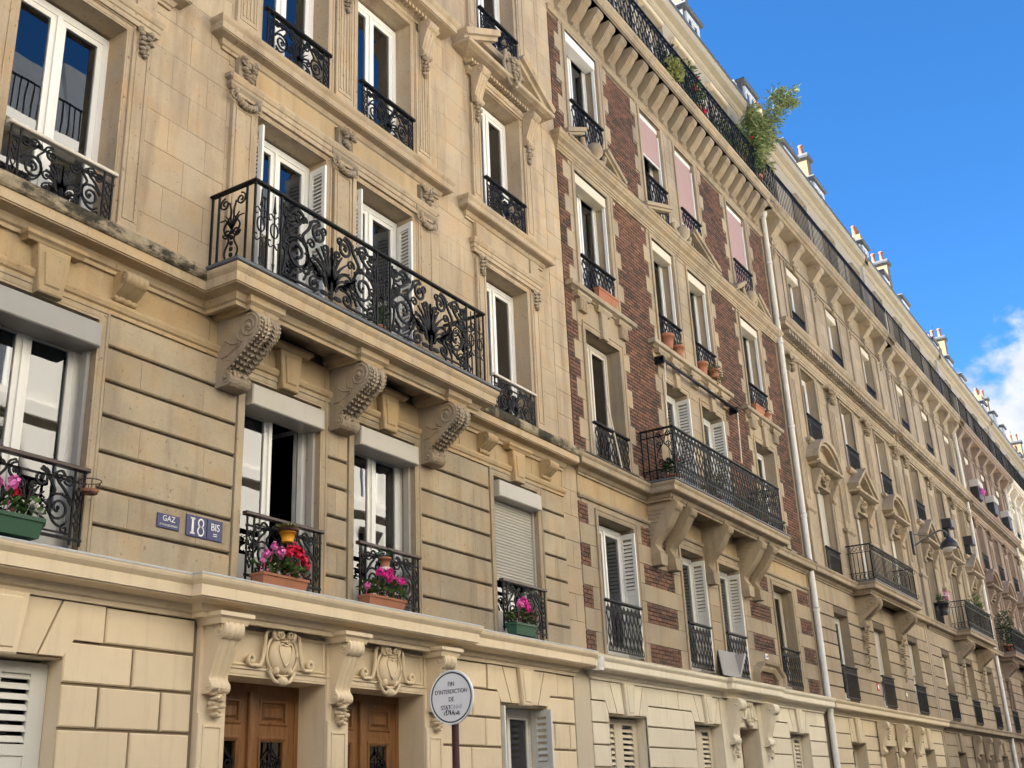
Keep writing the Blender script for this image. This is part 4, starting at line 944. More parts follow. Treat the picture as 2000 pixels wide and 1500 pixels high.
for X in (18.47, 24.10):
    q = MB(T=lambda x, y, z, X=X: (X+y, x, z)); cx = -.46
    for sg in (-1, 1):
        q.bar([(cx+sg*px, pz) for px, pz in spiral(.085, 8.03, .06, R(90), 1.4)]+[(cx+sg*px, pz) for px, pz in spline([(.03, 7.95), (.02, 7.85), (.12, 7.72), (.14, 7.6)], 4)], .015, .014)
        q.bar([(cx+sg*px, pz) for px, pz in spiral(.085, 7.84, .06, R(-90), -1.4)], .014, .014); q.bar([(cx+sg*px, pz) for px, pz in spiral(.075, 7.50, .06, R(160), 1.4)], .014, .014)
    for i in range(4): x = -.62+i*.16; q.bar([(x, 7.17), (x, 7.33), (x+.10, 7.33), (x+.10, 7.22), (x+.04, 7.22)], .013, .012)
    q.build('side_panel', 'iron', rail)
# ---- toothed surrounds, lintels, sills
zt = 7.12
while zt < 16.05:
    z2 = min(zt+TH, 16.12); big = tooth(zt+.01)
    for (a, b, ph) in ((CB[0][0], CB[0][1], 0), (CB[3][0], CB[3][1], 1)):
        if not (12.9 < zt+.2 < 13.3):
            wl = .43 if tooth(zt+.01, ph) else .25; wr = .25 if tooth(zt+.01, 0) else .43
            MB().cbox(a-wl, a-.005, -.006, .03, zt+.003, z2-.003, .004).build('quoin', SB, Bk); MB().cbox(b+.005, b+wr, -.006, .03, zt+.003, z2-.003, .004).build('quoin', SB, Bk)
    if not (12.9 < zt+.2 < 13.3):
        wl = .43 if tooth(zt+.01, 1) else .25; wr = .25 if tooth(zt+.01, 0) else .43
        MB().cbox(19.85-wl, 19.845, -.006, .03, zt+.003, z2-.003, .004).build('quoin', SB, Bk); MB().cbox(22.805, 22.80+wr, -.006, .03, zt+.003, z2-.003, .004).build('quoin', SB, Bk)
        MB().cbox(20.935, 21.695, -.006, .03, zt+.003, z2-.003, .004).build('stone', SB, Bk)
    zt = z2
for (a, b) in ((16.53, 17.85), (19.85, 22.80), (24.87, 26.12)):
    pair = b-a > 2
    MB().cbox(a-.28, b+.28, -.02, .03, 9.60, 10.20, .006).build('lintel', SB, Bk)
    MB().mould(a-.46, b+.28+.18, [(-.02, 10.19), (.05, 10.19), (.07, 10.21), (.15, 10.24), (.15, 10.325), (-.02, 10.34)]).build('sill', SB, Bk)
    for c in ([(a+b)/2] if not pair else [(19.85+20.93)/2, 22.25]):
        MB().prism([(c-.10, 9.58), (c+.10, 9.58), (c+.13, 10.12), (c-.13, 10.12)], -.09, .03, .01).build('keystone', SB, Bk)
        MB().mould(c-.15, c+.15, [(-.02, 10.08), (.08, 10.08), (.10, 10.11), (.12, 10.15), (.12, 10.19), (-.02, 10.19)]).build('keystone_cap', SB, Bk)
    for x in ((a-.14, b+.14) if not pair else (a-.14, 21.31, b+.14)):
        q = MB(); q.cbox(x-.12, x+.12, -.10, .03, 9.86, 10.12, .008)
        for i in range(4): q.box(x-.10+.057*i, x-.07+.057*i, -.112, -.09, 9.88, 10.08)
        q.mould(x-.13, x+.13, [(-.02, 10.10), (.10, 10.10), (.13, 10.15), (.13, 10.19), (-.02, 10.19)]); q.build('fluted_block', SB, Bk)
    for k, z0 in enumerate((12.86, 16.08)): MB().cbox(a-.25, b+.25, -.02, .03, z0, z0+(.12 if k == 0 else .05), .004).build('lintel', SB, Bk)
for (a, b) in CB:
    archi(Bk, a, b, 7.12, 9.60, .13, .03, SB); archi(Bk, a, b, 10.33, 12.86, .13, .03, SB); archi(Bk, a, b, 13.45, 16.08, .13, .03, SB)
courses(Bk, SB, 15.90, 27.42, [12.96, 13.04], 3, .004, .002)
cornice(Bk, BX0+.02, 27.42, [(-.02, 12.95), (.04, 12.95), (.04, 12.99), (.06, 13.0), (.06, 13.04), (.08, 13.05), (.10, 13.10), (.17, 13.14), (.17, 13.17), (.20, 13.20), (.22, 13.26), (-.02, 13.29)], SB, 'string_course')
for a, b in ((16.53, 17.85), (19.85, 22.80), (24.87, 26.12)):
    c = (a+b)/2; hw = (b-a)/2+.52
    pediment(Bk, c-hw, c+hw, 13.30, .62 if hw < 1.5 else .72, .24, SB, 'tri', .42 if hw < 1.5 else .62, t=.12)
    q = MB(); q.lathe([(.10, 0), (.07, .06), (.16, .16), (.17, .26), (.13, .36), (.05, .40)], (c, -.14, 13.30), 14)
    for sg in (-1, 1): q.tube([(c+sg*px, -.12, pz) for px, pz in spline([(.45, 13.62), (.38, 13.46), (.22, 13.42), (.20, 13.34)], 4)], .06, 7, .04)
    q.build('finial', SB, Bk, True)
    MB().cbox(a-.12, b+.12, -.10, .03, 13.36, 13.45, .008).build('sill', SB, Bk)
cornice(Bk, BX0+.02, 27.42, [(-.02, 16.12), (.03, 16.12), (.05, 16.15), (.05, 16.18), (.08, 16.21), (-.02, 16.23)], SB, 'string_course')
courses(Bk, SB, BX0+.01, 27.45, [16.22, 16.98], 1.06, .004, .002)
x = 16.32
while x < 27.4:
    k = console(Bk, x, .25, 16.94, 16.22, .44, .13, .12, .05, SB, 4, 'modillion', volute=False, rd=.15); MB().mould(x-.15, x+.15, [(-.02, 16.90), (.44, 16.90), (.46, 16.94), (.46, 16.98), (-.02, 16.985)]).build('modillion_cap', SB, k); x += .5285
cornice(Bk, BX0+.02, 27.50, [(-.02, 16.97), (.46, 16.97), (.47, 17.0), (.49, 17.01), (.49, 17.07), (.53, 17.10), (.55, 17.15), (-.02, 17.18)], SB, 'roof_cornice')
MB().cbox(27.44, 27.63, -.01, .03, 3.9, 17.0, .004).build('party_strip', SB, Bk)
downpipe(Bk, 27.56, -.10, 0, 16.75)
def roof_rail(par, x0, x1, y, z0, z1, style, n):
    m = MB(); m.box(x0, x1, y-.008, y+.008, z0+.05, z0+.07).box(x0, x1, y-.007, y+.007, z1-.16, z1-.145); r = m.build('roof_railing', 'iron', par)
    MB().box(x0, x1, y-.022, y+.022, z1-.012, z1+.022).build('handrail', 'iron', r)
    for i in range(n):
        a, b = x0+(x1-x0)*i/n, x0+(x1-x0)*(i+1)/n; q = MB(); q.box(a-.012, a+.012, y-.012, y+.012, z0, z1)
        if style == 'lattice': lattice(q, a+.01, b-.01, z0+.07, z1-.02, y, .20, .016)
        else:
            k = int((b-a)/.15)
            for j in range(1, k): x = a+(b-a)*j/k; q.box(x-.0075, x+.0075, y-.0075, y+.0075, z0+.06, z1-.02)
            if style == 'curl':
                for j in range(k): x = a+(b-a)*(j+.5)/k; q.bar([(x+.036*math.cos(t_*math.pi/4), z1-.08+.05*math.sin(t_*math.pi/4)) for t_ in range(9)], .013, .012, y)
        q.build('railing_panel', 'iron', r)
    return r
roof_rail(Bk, BX0+.02, 27.6, -.47, 17.17, 18.2, 'lattice', 8)
cornice(Bk, BX0+.02, BX1-.02, corn(20.05, 20.45, .28), 'attic_render', 'attic_cornice', y=.15)
for c in (17.2, 19.4, 21.3, 23.2, 25.5):
    archi(Bk, c-.5, c+.5, 17.3, 19.5, .12, .03, 'attic_render', y=.15); window(Bk, c-.48, c+.48, 17.32, 19.48, .30, cur=.6)
    MB().cbox(c-.62, c+.62, .0, .15, 19.62, 19.74, .02).build('awning_box', 'yellow_paint', Bk)
# ---- windows
for i, (a, b) in enumerate(CB):
    window(Bk, a+.02, b-.02, 3.95, 6.17, .25, 'old_frame' if i == 3 else 'white_frame', (.6, .5, .5, .5)[i], fw=.055, mull=.04)
    window(Bk, a+.02, b-.02, 7.14, 9.57, .26, 'old_frame' if i == 0 else 'white_frame', (.6, .6, .6, .5)[i], fw=.055, mull=.04)
    w3 = window(Bk, a+.02, b-.02, 10.35, 12.83, .26, 'white_frame', (1, .5, .5, .5)[i], fw=.055, mull=.04)
    MB().cbox(a+.02, b-.02, .02, .24, 12.63, 12.84, .01).build('roller_box', 'cream_shutter', w3)
    w4 = window(Bk, a+.02, b-.02, 13.47, 16.06, .26, 'white_frame', (.6, 0, 0, 0)[i], fw=.055, mull=.04)
    MB().cbox(a+.02, b-.02, .02 if i == 0 else .06, .24, 15.86 if i == 0 else 15.96, 16.07, .01).build('roller_box', 'white_frame', w4)
    for x in (a+.03, b-.03):
        for z0, z2 in ((10.35, 12.63), (13.47, 15.86)): MB().box(x-.02, x+.02, .04, .10, z0, z2).build('guide_rail', 'white_frame', w3 if z0 < 11 else w4)
    if i: 
        zb_ = (15.05, 14.15, 13.75)[i-1]; bl = MB().box(a+.05, b-.05, .07, .078, zb_, 15.96).build('blind', 'pink_blind', w4); MB().box(a+.05, b-.05, .062, .088, zb_-.035, zb_).build('blind_bar', 'white_frame', w4)
    guard(Bk, a+.02, b-.02, 3.96, 4.78, -.02 if i else -.03, 'lattice'); 
    if i in (0, 3): guard(Bk, a+.02, b-.02, 7.15, 7.82, -.06, 'lattice')
    guard(Bk, a+.02, b-.02, 10.36, 11.05, -.03, 'lattice'); guard(Bk, a+.02, b-.02, 13.47, 14.38, -.04, 'lattice')
for x in (17.82, 20.90, 22.77): louvre_shutter(Bk, x, .27, 3.96, 6.12, .30, R(-93), 'shutter_paint', .50, .066, x < 18)
for x in (20.90, 22.77): louvre_shutter(Bk, x, .26, 7.14, 9.5, .34, R(-97), 'shutter_paint', .35, .066, False)
louvre_shutter(Bk, 16.56, .26, 7.14, 9.5, .16, R(-80), 'old_frame', .35, .066, False)
# gabled hood over the entrance
m = MB(); cx = 23.76
m.xz([(22.99, 3.93), (22.99, 4.12), (23.36, 4.34), (24.16, 4.34), (24.53, 4.12), (24.53, 3.93)], [(-.16, .02), (-.16, -.06), (-.10, -.10), (-.05, -.10), (-.02, -.16), (.03, -.18), (.03, .02)]); m.build('door_hood', SB, Bk)
# ================================================================ further houses of the row
def row_house(name, label, x0, x1, cs, st, gf, peds, doors, balc, seed, attic='attic_render', detail=2, rail='curl', sooty='sooty_stone', pipe=True, guard_style='bars'):
    H_ = thing(name, label, 'building', (x0, 0, 0)); hw = .62; rg = random.Random(seed)
    a0, a1 = x0+.01, x1-.01
    f1, f2, f3, f4, f5 = (3.93, 6.12), (7.12, 9.50), (10.75, 12.86), (14.35, 16.08), (17.3, 19.5)
    gwn = [(c-hw, c+hw, .95, 2.9) for c in cs if not any(abs(c-d) < 1.3 for d in doors)]; gdr = [(d-.5, d+.5, 0, 2.9, .45) for d in doors]
    wall(H_, 'ground_floor_wall', 'groove', a0, a1, 0, 3.6, gwn+gdr, rmat=gf)
    wall(H_, 'wall', 'joint', a0, a1, 3.6, 17.1, [(c-hw, c+hw, *f) for c in cs for f in (f1, f2, f3, f4)], rmat=st)
    ac = [x0+(x1-x0)*(i+.5)/4 for i in range(4)]
    wall(H_, 'attic_wall', attic, a0, a1, 17.1, 20.4, [(c-.5, c+.5, *f5) for c in ac], y=.15)
    interior(H_, a0, a1, [3.7, 7.0, 10.5, 13.9, 17.0, 20.3]); shell(H_, a0, a1, 20.4, 'plaster_white'); roof(H_, a0, a1, 20.4, [x0+2.6, x0+6, x0+9.4])
    e0, e1 = x0+.25, x1-.25
    # ground floor
    op = sorted([(c-hw, c+hw) for c in cs if not any(abs(c-d) < 1.3 for d in doors)]+[(d-.72, d+.72) for d in doors])
    cut = [e0]+[v for o in op for v in o]+[e1]
    for p, q in zip(cut[::2], cut[1::2]):
        if q-p > .05: courses(H_, gf, p, q, [0, .3, .65, 1.0, 1.35, 1.7, 2.05, 2.40, 2.75, 3.10, 3.5], 2.2, .024, .010, gx=.006, stag=False)
    for p, q in op:
        if q-p < 1.3:
            courses(H_, gf, p, q, [0, .3, .65, .95], 2, .024, .010, stag=False); window(H_, p+.02, q-.02, .97, 2.88, .28, 'old_frame')
            flat_arch(H_, p, q, 2.93, 3.5, 3.10, p+.02-.02, q, gf)
    for d in doors:
        D = MB().box(d-.5, d-.44, .36, .46, 0, 2.9).box(d+.44, d+.5, .36, .46, 0, 2.9).box(d-.44, d+.44, .36, .46, 2.8, 2.9).build('entrance_door', 'wood', H_)
        MB().cbox(d-.44, d-.01, .38, .43, 0, 2.8, .02).build('door_leaf', 'wood', D); MB().cbox(d+.01, d+.44, .38, .43, 0, 2.8, .02).build('door_leaf', 'wood', D)
        MB().cbox(d-.72, d+.72, 0, .03, 2.9, 3.5, .01).build('overdoor_panel', gf, H_)
        q = MB(); carve(q, d, 3.42, .5, .36, 0, .06, seed, 10); q.build('carving', gf, H_, True)
    if doors:
        for x in ([doors[0]-.92]+[(p+q)/2 for p, q in zip(doors, doors[1:])]+[doors[-1]+.92]):
            MB().cbox(x-.19, x+.19, -.05, .03, 0, 2.6, .01).build('pilaster', gf, H_)
            k = console(H_, x, .28, 3.5, 2.66, .30, .14, .12, .07, gf, 3, y=-.03)
    cornice(H_, e0, e1, corn(3.50, 3.83, .28), gf)
    # first floor
    zz = [3.86+.349*i for i in range(8)]
    cut = [e0]+[v for c in cs for v in (c-hw, c+hw)]+[e1]
    for p, q in zip(cut[::2], cut[1::2]): courses(H_, st, p, q, zz, 2.4, .026, .012, -.01, gx=.005, stag=False)
    courses(H_, st, e0, e1, [6.31, 6.84], 1.4, .008, .004)
    depth = .47; b0, b1 = balc
    pb = [(e0, .02), (e0, 0), (b0, 0), (b0, -depth), (b1, -depth), (b1, 0), (e1, 0), (e1, .02)]
    cornice(H_, 0, 0, corn(6.78, 7.08, .27), st, path=pb)
    sl = MB().box(b0-.01, b1+.01, -depth-.01, 0, 6.90, 7.09).build('balcony', st, H_)
    MB().sweep([(b0, 0), (b0, -depth), (b1, -depth), (b1, 0)], [(-.4, 7.095), (.272, 7.085), (.285, 7.09), (.28, 7.115), (-.4, 7.125)]).build('balcony_edge', 'slate', sl)
    for x in (b0+.42, b1-.42):
        k = console(H_, x, .42, 6.80, 5.95, .62, .22, .20, .10, st, 3, 'corbel', True)
        q = MB()
        for j in range(5): carve(q, x, 5.98-.24*j, .32-.045*j, .26, -.05, .13-.02*j, seed+j, 7)
        q.build('leaf_drop', st, k, True)
    YF = -depth-.19; m = MB()
    for zq in (7.17, 7.36, 7.92): m.box(b0, b1, YF-.007, YF+.007, zq, zq+.018); m.box(b0-.007, b0+.007, YF, 0, zq, zq+.018)
    for x in (b0, (b0+b1)/2, b1): m.box(x-.012, x+.012, YF-.012, YF+.012, 7.1, 8.12)
    r = m.build('balcony_railing', 'iron', H_)
    MB().sweep([(b0, 0), (b0, YF), (b1, YF), (b1, 0)], [(-.026, 8.12), (.026, 8.12), (.026, 8.15), (-.026, 8.15)]).build('handrail', 'iron', r)
    for p, q_ in ((b0, (b0+b1)/2), ((b0+b1)/2, b1)):
        q = MB(); n = int((q_-p)/.135)
        for i in range(1, n): x = p+(q_-p)*i/n; q.box(x-.009, x+.009, YF-.009, YF+.009, 7.17, 7.95)
        for i in range(n):
            x = p+(q_-p)*(i+.5)/n
            for zc, rr in ((8.03, .062), (7.27, .062)): q.bar([(x+.042*math.cos(t_*math.pi/4), zc+rr*math.sin(t_*math.pi/4)) for t_ in range(9)], .013, .012, YF)
        q.build('baluster_panel', 'iron', r)
    for X in (b0, b1):
        q = MB(T=lambda x, y, z, X=X: (X+y, x, z))
        for i in range(6):
            y = -.06-.115*i; q.box(y-.009, y+.009, -.009, .009, 7.17, 7.95)
            for zc in (8.03, 7.27): q.bar([(y-.05+.042*math.cos(t_*math.pi/4), zc+.062*math.sin(t_*math.pi/4)) for t_ in range(9)], .013, .012)
        q.build('side_panel', 'iron', r)
    # upper floors: ashlar piers, giant pilasters
    zz = [7.12+.43*i for i in range(24)]; zz = [z for z in zz if z < 16.9]+[16.95]
    cut = [e0]+[v for c in cs for v in (c-hw-.30, c+hw+.30)]+[e1]
    for p, q in zip(cut[::2], cut[1::2]): courses(H_, st, p, q, zz, 1.3, .006, .003, gx=.005)
    for c in cs:
        for z0, z2 in ((9.5, 10.75), (12.86, 14.35), (16.08, 16.95)): MB().cbox(c-hw-.30, c+hw+.30, 0, .03, z0, z2, .004).build('spandrel', st, H_)
        for f in (f2, f3, f4):
            for sg in (-1, 1): MB().cbox(min(c+sg*hw, c+sg*(hw+.3)), max(c+sg*hw, c+sg*(hw+.3)), 0, .03, f[0], f[1], .004).build('jamb_stone', st, H_)
            archi(H_, c-hw, c+hw, f[0], f[1], .14, .035, st)
    edges = sorted([e0+.42]+[(p+q)/2 for p, q in zip(cs, cs[1:])]+[e1-.42])
    for j, x in enumerate(edges):
        w = .30 if 0 < j < len(edges)-1 else .24
        q = MB(); q.cbox(x-w, x+w, -.09, .03, 7.12, 8.6, .01); q.cbox(x-w*.86, x+w*.86, -.07, .03, 8.6, 12.4, .01); q.mould(x-w, x+w, [(-.02, 8.55), (.10, 8.55), (.14, 8.6), (.14, 8.66), (-.02, 8.70)])
        for u in (-.5, 0, .5): q.box(x+u*w-.02, x+u*w+.02, -.085, -.06, 8.9, 12.2)
        pl = q.build('pilaster', st, H_)
        q = MB(); carve(q, x, 12.85, w*1.9, .42, -.08, .14, seed+j, 16)
        q.mould(x-w, x+w, [(-.02, 12.84), (.16, 12.84), (.20, 12.90), (-.02, 12.92)]); q.build('capital', st, pl, True)
        q = MB(); q.cbox(x-w*.8, x+w*.8, -.06, .03, 13.85, 16.1, .01); q.build('pilaster', st, H_)
    cornice(H_, e0, e1, [(-.02, 12.92), (.08, 12.92), (.08, 12.98), (.10, 12.99), (.10, 13.05), (.13, 13.08), (-.02, 13.10)], st, 'architrave_band')
    courses(H_, st, e0, e1, [13.1, 13.36], 1.1, .006, .003, y0=-.03)
    d = MB(); x = e0+.12
    while x < e1-.1: d.box(x-.07, x+.07, -.27, 0, 13.38, 13.50); x += .24
    d.build('dentil_band', sooty, H_)
    cornice(H_, e0, e1, [(-.02, 13.36), (.08, 13.36), (.10, 13.50), (.30, 13.505), (.31, 13.52), (.31, 13.60), (.35, 13.63), (.38, 13.70), (-.02, 13.76)], st, 'cornice')
    n = 2*len(cs)+1
    for i in range(n):
        x = e0+.3+(e1-e0-.6)*i/(n-1)
        k = console(H_, x, .34, 16.92, 16.22, .42, .16, .14, .07, st, 2, 'modillion')
        q = MB(); carve(q, x, 16.24, .26, .5 if i % 2 == 0 else .2, -.04, .08, seed+i, 9); q.build('leaf_drop', st, k, True)
    cornice(H_, e0, e1, [(-.02, 16.10), (.04, 16.10), (.06, 16.16), (.06, 16.20), (-.02, 16.22)], st, 'string_course')
    cornice(H_, x0+.03, x1-.03, [(-.02, 16.90), (.40, 16.90), (.43, 16.94), (.49, 16.96), (.49, 17.05), (.53, 17.09), (.55, 17.15), (-.02, 17.18)], st, 'roof_cornice')
    roof_rail(H_, x0+.05, x1-.05, -.47, 17.17, 18.2, rail, 7)
    cornice(H_, x0+.03, x1-.03, corn(20.05, 20.45, .28), attic, 'attic_cornice', y=.15)
    for c in ac: window(H_, c-.48, c+.48, 17.32, 19.48, .30, cur=.6)
    # windows, guards and pediments
    for i, c in enumerate(cs):
        cu = [rg.choice((0, .5, .6, 1)) for _ in range(4)]
        window(H_, c-hw+.02, c+hw-.02, 3.95, 6.10, .24, cur=cu[0]); window(H_, c-hw+.02, c+hw-.02, 7.14, 9.48, .24, cur=cu[1]); window(H_, c-hw+.02, c+hw-.02, 10.77, 12.84, .24, cur=cu[2])
        w4 = window(H_, c-hw+.02, c+hw-.02, 14.37, 16.06, .24, cur=cu[3]); MB().cbox(c-hw+.02, c+hw-.02, .04, .22, 15.84, 16.07, .01).build('roller_box', 'cream_shutter', w4)
        guard(H_, c-hw+.02, c+hw-.02, 3.96, 4.75, -.04, guard_style); guard(H_, c-hw+.02, c+hw-.02, 10.78, 11.48, -.04, guard_style); guard(H_, c-hw+.02, c+hw-.02, 14.38, 14.62, .02, guard_style)
        for (u0, u1) in ((3.95, 6.10), (7.14, 9.48), (10.77, 12.84), (14.37, 15.84)):
            if rg.random() < .34: zl = u0+(u1-u0)*rg.choice((.35, .55, .7)); MB().box(c-hw+.03, c+hw-.03, .185, .20, zl, u1).build('blind', rg.choice(('cream_shutter', 'roller_metal', 'curtain')), H_)
        if not (b0 < c < b1): guard(H_, c-hw+.02, c+hw-.02, 7.15, 7.80, -.04, guard_style)
        MB().mould(c-hw-.18, c+hw+.18, [(-.02, 10.60), (.06, 10.60), (.14, 10.66), (.14, 10.75), (-.02, 10.76)]).build('sill', st, H_)
        pediment(H_, c-1.02, c+1.02, 10.04, .62, .34, st, peds[i], t=.18)
        for sg in (-1, 1): k = console(H_, c+sg*.76, .22, 9.88, 9.22, .28, .10, .09, .05, st, 2)
        q = MB(); carve(q, c, 9.86, .62, .30, -.03, .13, seed+i, 16); q.build('carving', st, H_, True)
    MB().cbox(x0+.015, e0-.005, -.01, .03, 0, 17.0, .004).build('party_strip', st, H_); MB().cbox(e1+.005, x1-.015, -.01, .03, 0, 17.0, .004).build('party_strip', st, H_)
    cb = MB(); cb.tube(spline([(e0+(e1-e0)*i/8, -.085, 16.17-(.05 if i % 2 else 0)) for i in range(9)], 4), .010, 5); cb.tube([(e0+.9, -.03, 16.15), (e0+.9, -.03, 13.8)], .009, 5); cb.build('cable', 'iron', H_)
    if pipe: downpipe(H_, x1-.12, -.10, 0, 16.75)
    return H_
row_house('grey_house', 'weathered stone house with arched and gabled window pediments and a long railed balcony', 27.66, 39.60, [29.95, 33.60, 37.40], 'grey_stone', 'yellow_paint', ['arch', 'tri', 'arch'], [32.80, 34.75], (31.35, 36.05), 101, pipe=False)
row_house('grey_house', 'weathered stone house carrying the pink flower pot, its middle pediment arched between two gables', 39.62, 51.40, [41.95, 45.80, 49.70], 'tan_stone', 'tan_stone', ['tri', 'arch', 'tri'], [44.95, 46.85], (43.60, 48.10), 202, rail='bars')
row_house('brown_house', 'dull brown stone house with white hoods over its upper windows', 51.42, 63.50, [53.75, 57.45, 61.25], 'brown_stone', 'brown_stone', ['arch', 'arch', 'arch'], [56.6, 58.5], (52.6, 58.6), 303, rail='bars')
row_house('white_house', 'whitish stone house next to the dull brown one', 63.52, 75.40, [65.9, 69.5, 73.2], 'white_stone', 'white_stone', ['tri', 'tri', 'tri'], [68.6, 70.5], (67.0, 72.0), 404, rail='bars')
# ================================================================ houses before the pale one (the row goes on towards the near end)
def plain_house(label, x0, x1, st, gf, n):
    H_ = thing('plain_house', label, 'building', (x0, 0, 0)); a0, a1 = x0+.01, x1-.01
    cs = [x0+(x1-x0)*(i+.5)/n for i in range(n)]; fl = [(.95, 2.95), (3.95, 6.15), (7.1, 9.5), (10.4, 12.8), (13.7, 16.0), (17.4, 19.5)]
    wall(H_, 'wall', st, a0, a1, 0, 20.4, [(c-.6, c+.6, *f) for c in cs for f in fl], y=0, rmat=st)
    interior(H_, a0, a1, [3.7, 7.0, 10.3, 13.5, 17.0, 20.3]); shell(H_, a0, a1, 20.4, 'plaster_white'); roof(H_, a0, a1, 20.4, [x0+2.6, x0+6, x0+9.4])
    for c in cs:
        for z0, z1 in fl: window(H_, c-.58, c+.58, z0+.02, z1-.02, .25); archi(H_, c-.6, c+.6, z0, z1, .12, .03, st)
        for z in (3.98, 7.13, 10.43, 13.73): guard(H_, c-.58, c+.58, z, z+.7, -.05, 'bars')
    for z, p in ((3.5, .28), (6.75, .27), (10.0, .2), (13.2, .2), (16.7, .5), (20.1, .28)): cornice(H_, a0+.02, a1-.02, corn(z, z+.34, p), st)
    return H_
plain_house('plain limestone house without doors next before the pale house with blue plates', -8.10, 3.93, 'limestone', 'cream_paint', 4)
plain_house('plain greyish stone house two doors before the pale house with blue plates', -20.2, -8.12, 'grey_stone', 'cream_paint', 4)
plain_house('plain grey house beyond the whitish stone one', 75.42, 88.0, 'grey_stone', 'cream_paint', 4)
# ================================================================ signs and plates
def lettering(par, txt, size, loc, rot, mat, sx=1., align='CENTER', ext=.0012):
    c = bpy.data.curves.new('lettering', 'FONT'); c.body = txt; c.size = size; c.align_x = align; c.align_y = 'CENTER'; c.extrude = ext; c.materials.append(MT[mat])
    tmp = bpy.data.objects.new('lettering_curve', c); COL.objects.link(tmp); bpy.context.view_layer.update()
    me = bpy.data.meshes.new_from_object(tmp.evaluated_get(bpy.context.evaluated_depsgraph_get())); bpy.data.objects.remove(tmp); bpy.data.curves.remove(c)
    if not me.materials: me.materials.append(MT[mat])
    o = link('lettering', me, par, loc); o.rotation_euler = rot; o.scale = (sx, 1, 1); return o
FR = (R(90), 0, 0)
def enamel(label, x0, x1, z0, z1, cat='plate'):
    t = thing('enamel_plate', label, cat, ((x0+x1)/2, -.016, z0))
    MB().cbox(x0, x1, -.024, -.013, z0, z1, .004).build('plate', 'enamel_blue', t)
    return t
y = -.0255
t = enamel('blue enamel house number plate reading 18', 7.635, 7.905, 4.30, 4.515); c = 7.77
q = MB()   # serif numeral 1 and 8
for a, b, z0, z2 in ((7.70, 7.728, 4.335, 4.48), (7.685, 7.743, 4.325, 4.341), (7.685, 7.743, 4.474, 4.49)): q.box(a, b, y-.002, y, z0, z2)
for cz, r, rz in ((4.448, .034, .040), (4.367, .038, .045)): q.xz([(7.822+r*math.cos(k*math.pi/10), cz+rz*math.sin(k*math.pi/10)) for k in range(20)], [(-.007, y), (-.007, y-.002), (.007, y-.002), (.007, y)], closed=True)
q.build('numeral', 'enamel_white', t)
t = enamel('small blue enamel plate reading BIS over two short dashes', 7.912, 8.12, 4.30, 4.515)
lettering(t, 'BIS', .105, (8.016, y, 4.435), FR, 'enamel_white', .92); q = MB()
for z in (4.345, 4.365): q.box(7.99, 8.042, y-.002, y, z, z+.008)
q.build('dash', 'enamel_white', t)
t = enamel('dark blue enamel plate reading GAZ beside the house number', 7.27, 7.55, 4.318, 4.46)
lettering(t, 'GAZ', .078, (7.41, y, 4.415), FR, 'enamel_white'); lettering(t, 'A TOUS LES ETAGES', .026, (7.41, y, 4.352), FR, 'enamel_white', .95)
for lb, x, z, w, h, m in (('tiny white number plate above the gabled door hood of the brick house', 23.80, 4.46, .16, .11, 'enamel_white'), ('tiny red and white notice plate on the grooved stone between two windows', 32.42, 4.34, .16, .20, 'petal_red'), ('tiny grey notice plate on the grooved stone near the far corbel', 35.45, 4.32, .16, .18, 'hood_grey')):
    t = thing('wall_plate', lb, 'plate', (x, -.016, z)); MB().cbox(x, x+w, -.028, -.012, z, z+h, .004).build('plate', m, t)
    MB().cbox(x+.02, x+w-.02, -.031, -.027, z+h*.25, z+h*.75, .001).build('panel', 'enamel_white' if m != 'enamel_white' else 'enamel_blue', t)
# round traffic sign, facing the near end of the street
sx, sy, sz, sr = 9.88, -1.6, 2.745, .272
t = thing('road_sign', 'round white no-parking-ends sign with black ring on a dark brown post', 'sign', (sx, sy, 0))
MB().lathe([(.038, 0), (.038, 2.72), (.0, 2.73)], (sx+.05, sy, 0), 14).build('post', 'post_brown', t, True)
q = MB(T=lambda x, yy, z: (sx+yy, sy-x, sz+z)); n = 48
cir = lambda r: [(r*math.cos(2*math.pi*k/n), r*math.sin(2*math.pi*k/n)) for k in range(n)]
q.rings([[(x, yy, z) for x, z in cir(r)] for r, yy in ((sr-.004, .014), (sr, .010), (sr, -.010), (sr-.006, -.014), (sr-.02, -.010))], closed=True); q.build('disc', 'sign_white', t)
q = MB(T=lambda x, yy, z: (sx+yy, sy-x, sz+z)); q.xz(cir(sr-.026), [(-.0065, -.009), (-.0065, -.0125), (.0065, -.0125), (.0065, -.009)], closed=True); q.build('ring', 'sign_black', t)
MB().box(sx+.01, sx+.06, sy-.05, sy+.05, sz-.06, sz-.02).box(sx+.01, sx+.06, sy-.05, sy+.05, sz+.06, sz+.10).build('clamp', 'zinc', t)
SR = Matrix(((0, 0, -1), (-1, 0, 0), (0, 1, 0))).to_euler()
for tx, dz, sc, mt, dy in (('FIN', .130, .064, 'sign_black', 0), ("D'INTERDICTION", .055, .060, 'sign_black', 0), ('DE', -.022, .062, 'sign_black', 0), ('STAT', -.100, .060, 'sign_black', .070), ('IONNE', -.100, .060, 'sign_grey', -.056)):
    lettering(t, tx, sc, (sx-.012, sy+dy, sz+dz), SR, mt, .86)
q = MB(T=lambda x, yy, z: (sx+yy, sy-x, sz+z)); rg = random.Random(4)
for k in range(7):
    x = -.075+.027*k; q.bar(spline([(x+rg.uniform(-.02, .02), -.15+rg.uniform(-.03, .03)) for _ in range(5)], 4), .006, .002, -.0125)
q.build('scribble', 'sign_black', t)
